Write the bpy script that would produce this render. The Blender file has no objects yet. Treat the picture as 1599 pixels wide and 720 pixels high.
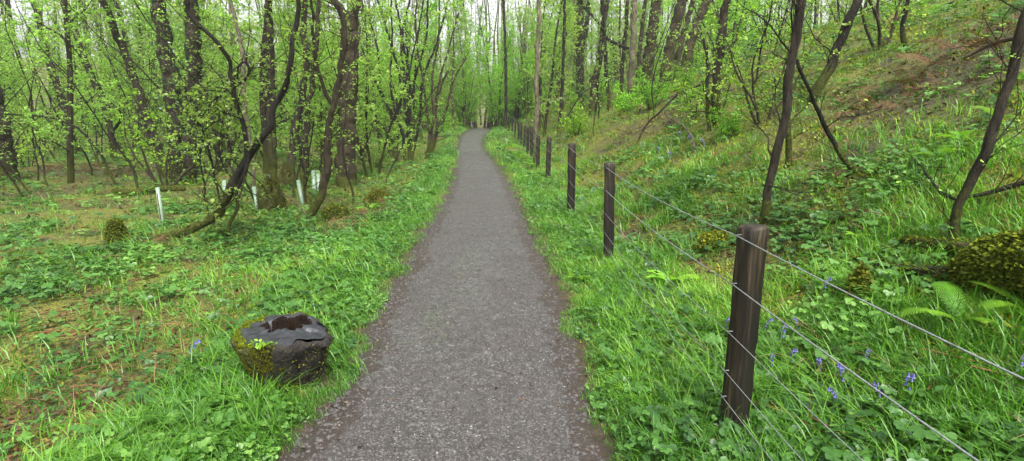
import bpy, math, random
import numpy as np
from mathutils import Vector, Matrix

# ------------------------------------------------------------------ camera, sky, sun, exposure
sc = bpy.context.scene
col = sc.collection
PITCH = math.radians(12.0); FPX = 835.0; CAMZ = 1.6
cam_d = bpy.data.cameras.new('camera'); cam = bpy.data.objects.new('camera', cam_d); col.objects.link(cam)
cam_d.sensor_width = 36.0; cam_d.lens = FPX / 1599.0 * 36.0
cam_d.clip_start = 0.05; cam_d.clip_end = 2000
cam.location = (0, 0, CAMZ); cam.rotation_euler = (math.radians(90) - PITCH, 0, 0)
sc.camera = cam
world = bpy.data.worlds.new('World'); sc.world = world; world.use_nodes = True
wn = world.node_tree.nodes; wl = world.node_tree.links
bg = wn['Background']; bg.inputs['Strength'].default_value = 0.07
sky = wn.new('ShaderNodeTexSky'); sky.sky_type = 'NISHITA'; sky.sun_disc = False
SUN_EL = math.radians(58); SUN_ROT = math.radians(160)
sky.sun_elevation = SUN_EL; sky.sun_rotation = SUN_ROT; sky.dust_density = 5.0; sky.air_density = 1.2
hs = wn.new('ShaderNodeHueSaturation'); hs.inputs['Saturation'].default_value = 0.07; hs.inputs['Value'].default_value = 1.25
wl.new(sky.outputs[0], hs.inputs['Color']); wl.new(hs.outputs[0], bg.inputs['Color'])
sun_d = bpy.data.lights.new('sun', 'SUN'); sun_d.energy = 1.5; sun_d.angle = math.radians(14); sun_d.color = (1, .97, .92)
sun = bpy.data.objects.new('sun', sun_d); col.objects.link(sun)
sdir = Vector((math.sin(SUN_ROT) * math.cos(SUN_EL), math.cos(SUN_ROT) * math.cos(SUN_EL), math.sin(SUN_EL)))
sun.rotation_euler = sdir.to_track_quat('Z', 'Y').to_euler()
sc.view_settings.view_transform = 'Standard'; sc.view_settings.look = 'None'
sc.view_settings.gamma = 1; sc.view_settings.exposure = 1.95
sc.cycles.max_bounces = 8; sc.cycles.diffuse_bounces = 4; sc.cycles.transmission_bounces = 4
sc.cycles.use_denoising = True

# ------------------------------------------------------------------ noise and terrain
def _hash(ix, iy, s):
    h = (ix.astype(np.int64) * 374761393 + iy.astype(np.int64) * 668265263 + s * 974634777) & 0x7fffffff
    h = ((h ^ (h >> 13)) * 1274126177) & 0x7fffffff
    return ((h ^ (h >> 16)) & 0xffff) / 65535.0
def vnoise(x, y, s=0):
    x = np.asarray(x, float); y = np.asarray(y, float)
    ix = np.floor(x); iy = np.floor(y); fx = x - ix; fy = y - iy
    fx = fx * fx * (3 - 2 * fx); fy = fy * fy * (3 - 2 * fy)
    a = _hash(ix, iy, s); b = _hash(ix + 1, iy, s); c = _hash(ix, iy + 1, s); d = _hash(ix + 1, iy + 1, s)
    return (a * (1 - fx) + b * fx) * (1 - fy) + (c * (1 - fx) + d * fx) * fy
def fbm(x, y, s=0, o=3):
    t = 0; a = .5; n = 0
    for k in range(o):
        t = t + a * vnoise(x * 2 ** k + 13.7 * k, y * 2 ** k - 7.1 * k, s + k); n += a; a *= .5
    return t / n
def sstep(a, b, v):
    t = np.clip((np.asarray(v, float) - a) / (b - a), 0, 1); return t * t * (3 - 2 * t)
def rise(y):
    return .55 * sstep(22, 42, y) - .5 * sstep(50, 72, y) - .14 * sstep(8, 12.5, y) * (1 - sstep(15, 20, y))
def ray(px, py):
    u = (px - 799.5) / FPX; v = (360 - py) / FPX
    return np.array([u, math.cos(PITCH) + v * math.sin(PITCH), -math.sin(PITCH) + v * math.cos(PITCH)])
def P(px, py, Y):
    d = ray(px, py); t = Y / d[1]
    return Vector((d[0] * t, Y, CAMZ + d[2] * t))
def march(px, py, fn, far=70):
    d = ray(px, py); t = .8; c = np.array([0, 0, CAMZ])
    while t < far:
        p = c + d * t
        if p[2] < float(fn(p[0], p[1])): break
        t += .02 + t * .004
    return c + d * t
rows = [(720, 430, 950), (600, 535, 915), (500, 580, 893), (450, 608, 873), (400, 640, 850), (350, 672, 824), (300, 700, 803),
        (275, 709, 786), (250, 714, 770), (235, 714, 757), (225, 715, 754), (213, 718, 759), (205, 728, 767), (199.5, 743, 768)]
_r = []
for py, xl, xr in rows:
    a = march(xl, py, lambda x, y: rise(y)); b = march(xr, py, lambda x, y: rise(y))
    _r.append((a[1], (a[0] + b[0]) / 2, (b[0] - a[0]) / 2))
_r = [(-10, _r[0][1] + .1, _r[0][2])] + _r
_yl = _r[-1][0]
_r += [(_yl + 2.5, _r[-1][1] - .9, .8), (_yl + 6, _r[-1][1] - 6, .8), (_yl + 40, _r[-1][1] - 40, .75)]
_ya = np.array([q[0] for q in _r])
YG = np.arange(-10, 90, .1)
def _sm(v, k=5):
    w = np.ones(k) / k; return np.convolve(np.pad(v, k // 2, mode='edge'), w, 'valid')
CXT = _sm(np.interp(YG, _ya, [q[1] for q in _r])); HWT = _sm(np.interp(YG, _ya, [q[2] for q in _r]))
def cx(y): return np.interp(y, YG, CXT)
def hw(y): return np.interp(y, YG, HWT)
FXP = [(-10, 1.3), (2.56, 1.17), (5.9, 1.09), (8.9, .98), (14.5, .95), (17.5, .78), (24, .6), (30, .4), (36, 0), (42, -.5), (46, -.9), (54, 1.5), (66, 5), (90, 8)]
def fx(y): return np.interp(y, [q[0] for q in FXP], [q[1] for q in FXP])
def gh(x, y):
    x = np.asarray(x, float); y = np.asarray(y, float)
    u = x - cx(y); z = rise(y)
    out = np.abs(u) - hw(y)
    L = np.clip(-u - hw(y), 0, None)
    z = z + np.where(u < 0, -.26 * sstep(.3, 2.6, L) + .03 * sstep(0, .25, L) + 2.2 * sstep(24, 60, L), 0)
    z = z + .03 * sstep(0, .25, np.where(u > 0, out, 0))
    t = x - (fx(y) + .45); t = .35 * np.log1p(np.exp(np.clip(t / .35, -30, 30)))
    H = 17 - 10.5 * sstep(15, 27, y); S = .54 + .08 * sstep(14, 25, y)
    z = z + H * (1 - np.exp(-S * t / H))
    rough = sstep(.1, 1.2, out)
    z = z + rough * (.10 * (fbm(x * .8, y * .8, 3) - .5) + .05 * (vnoise(x * 3, y * 3, 9) - .5))
    z = z + sstep(1.5, 4, t) * .35 * (fbm(x * .45, y * .45, 21) - .5)
    z = z + 16 * sstep(70, 220, np.hypot(x, y))
    return z
def G(px, py):
    p = march(px, py, gh, 120); return Vector((p[0], p[1], float(gh(p[0], p[1]))))
def gz(x, y): return float(gh(x, y))

# ------------------------------------------------------------------ materials
def mat(name):
    m = bpy.data.materials.new(name); m.use_nodes = True; nt = m.node_tree
    return m, nt.nodes, nt.links, nt.nodes['Principled BSDF']
def ramp(n, l, src, stops):
    r = n.new('ShaderNodeValToRGB'); e = r.color_ramp.elements
    e[0].position, e[0].color = stops[0][0], (*stops[0][1], 1); e[1].position, e[1].color = stops[-1][0], (*stops[-1][1], 1)
    for p_, c_ in stops[1:-1]:
        q = e.new(p_); q.color = (*c_, 1)
    l.new(src, r.inputs[0]); return r.outputs[0]
def noise(n, l, scale, detail=4, vec=None, rough=.6, typ='ShaderNodeTexNoise'):
    t = n.new(typ); t.inputs['Scale'].default_value = scale
    if typ == 'ShaderNodeTexNoise': t.inputs['Detail'].default_value = detail; t.inputs['Roughness'].default_value = rough
    if vec is not None: l.new(vec, t.inputs['Vector'])
    return t
def mix(n, l, f, a, b, mode='MIX'):
    m = n.new('ShaderNodeMix'); m.data_type = 'RGBA'; m.blend_type = mode
    for s, v in ((m.inputs[0], f), (m.inputs[6], a), (m.inputs[7], b)):
        if isinstance(v, (int, float)): s.default_value = v
        elif isinstance(v, tuple): s.default_value = (*v, 1)
        else: l.new(v, s)
    return m.outputs[2]
def bump(n, l, h, p, strength=.5, dist=.02):
    b = n.new('ShaderNodeBump'); b.inputs['Strength'].default_value = strength; b.inputs['Distance'].default_value = dist
    l.new(h, b.inputs['Height']); l.new(b.outputs[0], p.inputs['Normal'])
def attr(n, name):
    a = n.new('ShaderNodeAttribute'); a.attribute_name = name; return a
def pos(n): return n.new('ShaderNodeNewGeometry').outputs['Position']

def leaf_mat(name, stops, trans=.45, rough=.45, spec=.3):
    """leaf colour picked by the per-leaf 'tint' value"""
    m, n, l, p = mat(name)
    c = ramp(n, l, attr(n, 'tint').outputs['Fac'], stops)
    oi = n.new('ShaderNodeObjectInfo'); hv = n.new('ShaderNodeHueSaturation')
    mr = n.new('ShaderNodeMapRange'); mr.inputs['To Min'].default_value = .72; mr.inputs['To Max'].default_value = 1.25
    l.new(oi.outputs['Random'], mr.inputs['Value']); l.new(mr.outputs[0], hv.inputs['Value'])
    mr2 = n.new('ShaderNodeMapRange'); mr2.inputs['To Min'].default_value = .485; mr2.inputs['To Max'].default_value = .51
    ml = n.new('ShaderNodeMath'); ml.operation = 'FRACT'; mm = n.new('ShaderNodeMath'); mm.operation = 'MULTIPLY'; mm.inputs[1].default_value = 7.31
    l.new(oi.outputs['Random'], mm.inputs[0]); l.new(mm.outputs[0], ml.inputs[0]); l.new(ml.outputs[0], mr2.inputs['Value']); l.new(mr2.outputs[0], hv.inputs['Hue'])
    l.new(c, hv.inputs['Color']); c = hv.outputs[0]
    l.new(c, p.inputs['Base Color']); p.inputs['Roughness'].default_value = rough; p.inputs['Specular IOR Level'].default_value = spec
    t = n.new('ShaderNodeBsdfTranslucent')
    c2 = mix(n, l, 1.0, c, (1.25, 1.3, .75), 'MULTIPLY'); l.new(c2, t.inputs['Color'])
    s = n.new('ShaderNodeMixShader'); s.inputs[0].default_value = trans
    l.new(p.outputs[0], s.inputs[1]); l.new(t.outputs[0], s.inputs[2]); l.new(s.outputs[0], n['Material Output'].inputs['Surface'])
    return m
M = {}
M['leaf'] = leaf_mat('spring_leaf', [(0, (.11, .22, .035)), (.5, (.27, .45, .09)), (1, (.50, .66, .22))], .62)
M['leaf_bright'] = leaf_mat('bright_leaf', [(0, (.10, .25, .02)), (.5, (.22, .47, .04)), (1, (.40, .65, .09))], .6)
M['fern'] = leaf_mat('fern_green', [(0, (.07, .22, .015)), (1, (.22, .46, .035))], .4)
M['moss_green'] = leaf_mat('green_moss', [(0, (.02, .03, .003)), (.5, (.09, .12, .008)), (1, (.26, .28, .02))], .25, .8, .2)
M['moss_dark'] = leaf_mat('dark_moss', [(0, (.012, .018, .003)), (.6, (.06, .065, .006)), (1, (.20, .19, .012))], .15, .8, .2)
M['ivy'] = leaf_mat('ivy_leaf', [(0, (.03, .08, .015)), (.6, (.07, .16, .03)), (1, (.14, .28, .05))], .25, .35, .5)
M['grass'] = leaf_mat('grass_blade', [(0, (.022, .085, .008)), (.5, (.10, .255, .022)), (.9, (.23, .42, .04)), (1, (.35, .36, .12))], .4, .4, .45)
M['herb'] = leaf_mat('herb_leaf', [(0, (.012, .05, .012)), (.5, (.055, .165, .028)), (1, (.18, .37, .065))], .35, .4, .45)
M['moss'] = leaf_mat('moss', [(0, (.03, .05, .004)), (.5, (.14, .175, .010)), (1, (.30, .31, .018))], .3, .7, .2)
M['litter'] = leaf_mat('dead_leaf', [(0, (.02, .010, .005)), (.5, (.10, .046, .018)), (.85, (.22, .115, .045)), (1, (.42, .29, .14))], .15, .55, .35)
M['bracken'] = leaf_mat('dead_bracken', [(0, (.02, .010, .005)), (.5, (.07, .034, .015)), (1, (.20, .115, .05))], .2, .7, .2)

def bark_mat(name, c1, c2, mossc=(.095, .115, .012), sc_=14):
    m, n, l, p = mat(name)
    tc = n.new('ShaderNodeTexCoord'); mp = n.new('ShaderNodeMapping'); mp.inputs['Scale'].default_value = (1, 1, .28)
    l.new(tc.outputs['Object'], mp.inputs['Vector'])
    a = noise(n, l, sc_ * 1.7, 8, mp.outputs[0], .78); b = noise(n, l, 2.2, 3, tc.outputs['Object'])
    c = ramp(n, l, a.outputs['Fac'], [(.36, c1), (.52, tuple(.4 * u_ + .6 * v_ for u_, v_ in zip(c1, c2))), (.68, c2)])
    lc = noise(n, l, 7.5, 7, tc.outputs['Object'], .8)
    c = mix(n, l, ramp(n, l, lc.outputs['Fac'], [(.56, (0, 0, 0)), (.66, (.55, .55, .55))]), c, tuple(v_ * 1.5 + .02 for v_ in (c2[0], c2[1] * 1.15, c2[2] * .8)))
    c = mix(n, l, ramp(n, l, b.outputs['Fac'], [(.5, (0, 0, 0)), (.75, (.5, .5, .5))]), c, tuple(v * .5 for v in c1))
    # moss creeping over the bark, more where the 'moss' value is high
    ad = n.new('ShaderNodeMath'); ad.operation = 'ADD'; l.new(attr(n, 'moss').outputs['Fac'], ad.inputs[0])
    nb = noise(n, l, 9, 5, tc.outputs['Object'], .75); l.new(nb.outputs['Fac'], ad.inputs[1])
    f = ramp(n, l, ad.outputs[0], [(.72, (0, 0, 0)), (.95, (.92, .92, .92))])
    mc = ramp(n, l, noise(n, l, 38, 6, tc.outputs['Object'], .8).outputs['Fac'], [(.38, tuple(v * .12 for v in mossc)), (.55, tuple(v * .7 for v in mossc)), (.68, tuple(v * 1.7 for v in mossc))])
    l.new(mix(n, l, f, c, mc), p.inputs['Base Color'])
    p.inputs['Roughness'].default_value = .8; p.inputs['Specular IOR Level'].default_value = .2
    bump(n, l, a.outputs['Fac'], p, 1.0, .06); return m
M['bark'] = bark_mat('dark_bark', (.009, .007, .005), (.06, .048, .032))
M['bark_brown'] = bark_mat('brown_bark', (.010, .008, .005), (.078, .060, .036))
M['bark_black'] = bark_mat('wet_black_bark', (.005, .004, .0035), (.03, .024, .018))
M['bark_pale'] = bark_mat('pale_bark', (.045, .036, .025), (.22, .19, .13))
M['deadwood'] = bark_mat('dead_wood', (.05, .035, .022), (.20, .14, .09), sc_=24)

def ground_mat():
    m, n, l, p = mat('woodland_floor'); v = pos(n)
    a = noise(n, l, 1.1, 6, v, .65); b = noise(n, l, 9, 6, v, .7); c = noise(n, l, 60, 3, v, .6); d = noise(n, l, .55, 4, v, .6)
    c1 = ramp(n, l, b.outputs['Fac'], [(.32, (.008, .006, .004)), (.5, (.025, .017, .010)), (.68, (.07, .042, .02))])
    c2 = ramp(n, l, c.outputs['Fac'], [(.35, (.02, .024, .003)), (.5, (.085, .095, .007)), (.68, (.24, .22, .016))])
    f = ramp(n, l, a.outputs['Fac'], [(.36, (0, 0, 0)), (.48, (1, 1, 1))])
    e = mix(n, l, f, c1, c2)
    g2 = ramp(n, l, c.outputs['Fac'], [(.35, (.006, .015, .003)), (.68, (.04, .085, .01))])
    e = mix(n, l, ramp(n, l, d.outputs['Fac'], [(.5, (0, 0, 0)), (.62, (.6, .6, .6))]), e, g2)
    e = mix(n, l, attr(n, 'soil').outputs['Fac'], e, ramp(n, l, b.outputs['Fac'], [(.32, (.010, .007, .005)), (.68, (.05, .03, .018))]))
    l.new(e, p.inputs['Base Color'])
    l.new(ramp(n, l, a.outputs['Fac'], [(.34, (.25, .25, .25)), (.48, (.85, .85, .85))]), p.inputs['Roughness'])
    bump(n, l, b.outputs['Fac'], p, .9, .05); return m
M['ground'] = ground_mat()

def path_mat():
    m, n, l, p = mat('wet_gravel'); v = pos(n)
    vo = noise(n, l, 105, vec=v, typ='ShaderNodeTexVoronoi'); vo2 = noise(n, l, 38, vec=v, typ='ShaderNodeTexVoronoi')
    sep = n.new('ShaderNodeSeparateColor'); l.new(vo.outputs['Color'], sep.inputs[0])
    c = ramp(n, l, sep.outputs[0], [(0, (.012, .011, .011)), (.35, (.060, .057, .056)), (.75, (.142, .136, .134)), (.95, (.20, .195, .19)), (1, (.38, .36, .34))])
    c = mix(n, l, ramp(n, l, vo.outputs['Distance'], [(.25, (0, 0, 0)), (.75, (.85, .85, .85))]), c, (.03, .025, .024))
    big = noise(n, l, 1.3, 5, v, .65); med = noise(n, l, 6, 5, v, .7)
    c = mix(n, l, ramp(n, l, big.outputs['Fac'], [(.42, (0, 0, 0)), (.62, (.6, .6, .6))]), c, (.052, .043, .038), 'MIX')
    mott = noise(n, l, 22, 6, v, .75); c = mix(n, l, ramp(n, l, mott.outputs['Fac'], [(.42, (.75, .75, .75)), (.56, (0, 0, 0))]), c, (.030, .027, .026))
    # soil creeps in from the edges
    e = n.new('ShaderNodeMath'); e.operation = 'ADD'; l.new(attr(n, 'edge').outputs['Fac'], e.inputs[0]); l.new(med.outputs['Fac'], e.inputs[1])
    c = mix(n, l, ramp(n, l, e.outputs[0], [(.95, (0, 0, 0)), (1.3, (.85, .85, .85))]), c, (.026, .016, .011))
    l.new(c, p.inputs['Base Color'])
    rg = ramp(n, l, med.outputs['Fac'], [(.35, (.30, .30, .30)), (.62, (.62, .62, .62))])
    wm = n.new('ShaderNodeMath'); wm.operation = 'MULTIPLY'; l.new(attr(n, 'wet').outputs['Fac'], wm.inputs[0]); fn_ = noise(n, l, 17, 5, v, .7); l.new(ramp(n, l, fn_.outputs['Fac'], [(.42, (0, 0, 0)), (.55, (1.6, 1.6, 1.6))]), wm.inputs[1])
    rg = mix(n, l, wm.outputs[0], rg, (.08, .08, .08))
    l.new(wm.outputs[0], p.inputs['Coat Weight']); p.inputs['Coat Roughness'].default_value = .12
    l.new(rg, p.inputs['Roughness']); p.inputs['Specular IOR Level'].default_value = .6
    ad = n.new('ShaderNodeMath'); ad.operation = 'MULTIPLY_ADD'; ad.inputs[1].default_value = -1
    l.new(vo.outputs['Distance'], ad.inputs[0]); l.new(med.outputs['Fac'], ad.inputs[2])
    bump(n, l, ad.outputs[0], p, .7, .006); return m
M['path'] = path_mat()

def simple(name, c1, c2, scale=20, rough=.6, bumpd=.005, spec=.5, stretch=None, metal=0):
    m, n, l, p = mat(name); tc = n.new('ShaderNodeTexCoord'); v = tc.outputs['Object']
    if stretch:
        mp = n.new('ShaderNodeMapping'); mp.inputs['Scale'].default_value = stretch; l.new(v, mp.inputs['Vector']); v = mp.outputs[0]
    a = noise(n, l, scale, 6, v, .7)
    l.new(ramp(n, l, a.outputs['Fac'], [(.3, c1), (.7, c2)]), p.inputs['Base Color'])
    p.inputs['Roughness'].default_value = rough; p.inputs['Specular IOR Level'].default_value = spec; p.inputs['Metallic'].default_value = metal
    bump(n, l, a.outputs['Fac'], p, .7, bumpd); return m
M['wire'] = simple('galvanised_wire', (.12, .13, .135), (.34, .36, .38), 60, .45, .001, metal=.35)
M['tube'] = simple('tree_tube_plastic', (.13, .21, .145), (.23, .32, .23), 6, .35, .001)
M['stone'] = simple('path_stone', (.018, .016, .015), (.10, .09, .086), 25, .6, .003, .3)
M['stone_pale'] = simple('pale_path_stone', (.16, .14, .12), (.40, .37, .33), 25, .5, .003)
M['stump_top'] = simple('wet_stump_top', (.006, .0065, .008), (.04, .042, .05), 16, .38, .010, .4)
M['stump_hole'] = simple('rotten_wood', (.003, .002, .0015), (.018, .010, .006), 18, .9, .02, .1)
M['bluebell'] = simple('bluebell_petal', (.05, .045, .19), (.12, .11, .34), 20, .6, .001)
M['stem'] = simple('flower_stem', (.06, .15, .03), (.12, .25, .06), 20, .6, .001)
M['marker_dark'] = simple('marker_dark', (.01, .012, .02), (.03, .035, .05), 20, .6, .001)
M['marker_white'] = simple('marker_white', (.6, .6, .6), (.8, .8, .8), 20, .6, .001)

def post_mat():
    m, n, l, p = mat('wet_post_timber'); tc = n.new('ShaderNodeTexCoord'); mp = n.new('ShaderNodeMapping')
    mp.inputs['Scale'].default_value = (1, 1, .07); l.new(tc.outputs['Object'], mp.inputs['Vector'])
    a = noise(n, l, 55, 6, mp.outputs[0], .7); b = noise(n, l, 9, 4, mp.outputs[0], .6)
    c = ramp(n, l, a.outputs['Fac'], [(.34, (.005, .004, .003)), (.52, (.024, .018, .010)), (.72, (.10, .076, .045))])
    c = mix(n, l, ramp(n, l, b.outputs['Fac'], [(.46, (0, 0, 0)), (.56, (.85, .85, .85))]), c, (.007, .0055, .0045))
    l.new(c, p.inputs['Base Color']); p.inputs['Roughness'].default_value = .6; p.inputs['Specular IOR Level'].default_value = .3
    bump(n, l, a.outputs['Fac'], p, .9, .006); return m
M['post'] = post_mat()
def stump_mat():
    m, n, l, p = mat('mossy_stump_side'); tc = n.new('ShaderNodeTexCoord'); v = tc.outputs['Object']
    a = noise(n, l, 9, 6, v, .75); b = noise(n, l, 45, 4, v, .6)
    ad = n.new('ShaderNodeMath'); ad.operation = 'ADD'; l.new(a.outputs['Fac'], ad.inputs[0]); l.new(attr(n, 'moss').outputs['Fac'], ad.inputs[1])
    mc = ramp(n, l, b.outputs['Fac'], [(.36, (.010, .012, .003)), (.52, (.05, .055, .006)), (.68, (.17, .165, .012))])
    l.new(mix(n, l, ramp(n, l, ad.outputs[0], [(.75, (0, 0, 0)), (1.1, (1, 1, 1))]), (.014, .010, .008), mc), p.inputs['Base Color'])
    p.inputs['Roughness'].default_value = .75; bump(n, l, b.outputs['Fac'], p, 1, .02); return m
M['stump'] = stump_mat()

# ------------------------------------------------------------------ mesh helpers
def link(name, me, parent=None, m=None):
    o = bpy.data.objects.new(name, me); col.objects.link(o)
    if m is not None and me is not None and len(me.materials) == 0: me.materials.append(m)
    if parent is not None: o.parent = parent
    return o
def mesh(name, V, quads=None, tris=None, at=None, smooth=True):
    V = np.asarray(V, np.float32); parts = []; tot = []
    if quads is not None and len(quads): q = np.asarray(quads, np.int32); parts.append(q.ravel()); tot.append(np.full(len(q), 4, np.int32))
    if tris is not None and len(tris): q = np.asarray(tris, np.int32); parts.append(q.ravel()); tot.append(np.full(len(q), 3, np.int32))
    li = np.concatenate(parts); lt = np.concatenate(tot); ls = np.concatenate([[0], np.cumsum(lt)[:-1]]).astype(np.int32)
    me = bpy.data.meshes.new(name); me.vertices.add(len(V)); me.vertices.foreach_set('co', V.ravel())
    me.loops.add(len(li)); me.loops.foreach_set('vertex_index', li)
    me.polygons.add(len(lt)); me.polygons.foreach_set('loop_start', ls); me.polygons.foreach_set('loop_total', lt)
    if smooth: me.polygons.foreach_set('use_smooth', np.ones(len(lt), bool))
    for k, a in (at or {}).items():
        t = me.attributes.new(k, 'FLOAT', 'POINT'); t.data.foreach_set('value', np.asarray(a, np.float32))
    me.update(calc_edges=True); return me
def empty(name, loc, label, cat, group=None, rz=0):
    o = bpy.data.objects.new(name, None); col.objects.link(o); o.location = loc; o.rotation_euler.z = rz
    o.empty_display_size = .1; o['label'] = label; o['category'] = cat
    if group: o['group'] = group
    return o
def tag(o, label, cat=None, group=None, kind=None):
    if label: o['label'] = label
    if cat: o['category'] = cat
    if group: o['group'] = group
    if kind: o['kind'] = kind
    return o
def copy_tree(o, parent=None):
    c = o.copy(); col.objects.link(c); c.parent = parent
    for ch in o.children: copy_tree(ch, c)
    return c

class TB:
    """collects tapered tubes and leaves of one plant, in world space relative to origin"""
    def __init__(s, seed, origin=(0, 0, 0)):
        s.V = []; s.Q = []; s.T = []; s.moss = []; s.n = 0; s.L = []; s.I = []; s.rng = random.Random(seed); s.o = Vector(origin)
    def tube(s, pts, rad, k=6, moss=0.0, knots=0.0):
        p = np.array([tuple(q) for q in pts], float); r = np.array(rad, float); n = len(p)
        if n < 2: return
        t = np.gradient(p, axis=0); t /= np.linalg.norm(t, axis=1)[:, None] + 1e-9
        ref = np.array([.13, .97, .2]) if abs(t[:, 1]).mean() < .8 else np.array([.97, .1, .2])
        a = np.cross(t, ref); a /= np.linalg.norm(a, axis=1)[:, None] + 1e-9; b = np.cross(t, a)
        ph = np.arange(k) * 2 * math.pi / k
        rr = r[:, None] * np.ones((1, k))
        if k >= 8: rr = rr * (1 + .16 * (vnoise(np.arange(n)[:, None] * .35 + s.n, ph[None] * 1.6, 3) - .5) + .10 * (vnoise(np.arange(n)[:, None] * 1.1, ph[None] * 4.3 + s.n, 4) - .5))
        if knots > 0:
            zz = np.arange(n)[:, None] * .7
            rr = rr * (1 + knots * (np.sin(ph[None] * 3 + zz) * .5 + np.sin(ph[None] * 2 - zz * 1.7 + s.n) * .5))
        v = p[:, None] + a[:, None] * (np.cos(ph)[None, :, None] * rr[..., None]) + b[:, None] * (np.sin(ph)[None, :, None] * rr[..., None])
        i = np.arange(n - 1)[:, None] * k + np.arange(k)[None]; j = np.arange(n - 1)[:, None] * k + (np.arange(k)[None] + 1) % k
        q = np.stack([i, j, j + k, i + k], -1).reshape(-1, 4) + s.n
        s.V.append(v.reshape(-1, 3)); s.Q.append(q)
        mm = moss(p) if callable(moss) else np.full(n, moss)
        s.moss.append(np.repeat(mm, k)); s.n += n * k
        # end cap
        s.V.append(p[-1:] + t[-1:] * r[-1] * .3); s.moss.append(mm[-1:])
        base = s.n - k
        s.T.append(np.array([[base + x, base + (x + 1) % k, s.n] for x in range(k)])); s.n += 1
    def branch(s, p, d, L, r, lvl, mx, pr):
        g = s.rng; seg = pr['seg'][lvl]; n = max(3, int(L / seg)); st = L / n
        pts = [p.copy()]; rad = [r]; d = d.normalized()
        wig = pr['wig'][lvl]; trop = pr['trop'][lvl]
        for i in range(n):
            d = (d + Vector((g.gauss(0, wig), g.gauss(0, wig), g.gauss(0, wig) + trop))).normalized()
            pts.append(pts[-1] + d * st); rad.append(max(r * (1 - (i + 1) / n * pr['taper'][lvl]), .0025))
        s.tube(pts, rad, pr['k'][lvl], pr.get('mossf', 0.0))
        s.dress(pts, rad, L, lvl, mx, pr)
        return pts, rad
    def dress(s, pts, rad, L, lvl, mx, pr, t0=None, cnt=None):
        g = s.rng; n = len(pts) - 1
        if lvl < mx:
            c = cnt if cnt is not None else pr['cnt'][lvl]; t0 = pr['t0'][lvl] if t0 is None else t0
            for j in range(c):
                t = t0 + (1 - t0) * (j + g.random()) / c; f = min(t, .999) * n; i = int(f)
                q = pts[i].lerp(pts[i + 1], f - i); dd = (pts[i + 1] - pts[i]).normalized()
                side = Vector((g.gauss(0, 1), g.gauss(0, 1), g.gauss(0, .35)))
                side = (side - dd * side.dot(dd)).normalized()
                an = math.radians(g.uniform(*pr['ang'][lvl]))
                nd = dd * math.cos(an) + side * math.sin(an)
                l2 = g.uniform(*pr['len'][lvl]) * (1 - .55 * max(0, (t - t0) / (1 - t0 + 1e-6)))
                s.branch(q, nd, l2, min(rad[i] * .6, pr['r'][lvl] * l2), lvl + 1, mx, pr)
        if lvl >= pr['leaf_lvl']:
            c = int(L * pr['leafd'] / 2.4 + g.random())
            for j in range(c):
                t = (.15 + .85 * g.random()) if lvl < mx else g.random() ** .7
                f = min(t, .999) * n; i = int(f); q = pts[i].lerp(pts[i + 1], f - i); sp = pr['spread']
                for _k in range(g.choice((2, 3, 3, 4))):
                    s.L.append((q.x + g.gauss(0, sp), q.y + g.gauss(0, sp), q.z + g.gauss(0, sp * .7) - sp * .4, pr['leaf'] * g.uniform(.45, 1.35)))
    def ivy(s, pts, rad, per_m, size, t0=0, t1=1, spread=.05):
        g = s.rng
        for a, b, ra, rb in zip(pts[:-1], pts[1:], rad[:-1], rad[1:]):
            for j in range(int((b - a).length * per_m)):
                t = g.random(); q = a.lerp(b, t); th = g.uniform(0, 6.283); rr = ra + (rb - ra) * t + abs(g.gauss(.01, spread))
                s.I.append((q.x + math.cos(th) * rr, q.y + math.sin(th) * rr, q.z, size * g.uniform(.6, 1.3)))
    def wood(s, name='trunk'):
        V = np.concatenate(s.V) - np.array(s.o)[None]
        return mesh(name, V, np.concatenate(s.Q), np.concatenate(s.T), {'moss': np.concatenate(s.moss)})
    def leaves(s, name='crown', which='L', flat=.35):
        L = s.L if which == 'L' else s.I
        if not L: return None
        return leaf_mesh(name, np.array(L) - np.array([*s.o, 0])[None], s.rng.randint(0, 9999), flat)

def leaf_mesh(name, L, seed, flat=.35):
    """every leaf a folded pointed blade of two faces"""
    R = np.random.RandomState(seed); n = len(L)
    d = R.normal(size=(n, 3)); d[:, 2] = d[:, 2] * .6 - .15; d /= np.linalg.norm(d, axis=1)[:, None]
    u = R.normal(size=(n, 3)) * (1 - flat); u[:, 2] += flat * 2.2; s = np.cross(d, u); s /= np.linalg.norm(s, axis=1)[:, None] + 1e-9
    nn = np.cross(s, d); c = L[:, :3]; z = L[:, 3:4]
    v0 = c - d * z * .5; v2 = c + d * z * .55; v1 = c + s * z * .36 + nn * z * .10 - d * z * .02; v3 = c - s * z * .36 + nn * z * .10 - d * z * .02
    V = np.stack([v0, v1, v2, v3], 1).reshape(-1, 3); b = np.arange(n)[:, None] * 4
    T = np.concatenate([b + np.array([[0, 1, 2]]), b + np.array([[0, 2, 3]])])
    tint = np.repeat(np.clip(R.beta(2, 2, n), 0, 1), 4)
    return mesh(name, V, None, T, {'tint': tint}, smooth=False)

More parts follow.
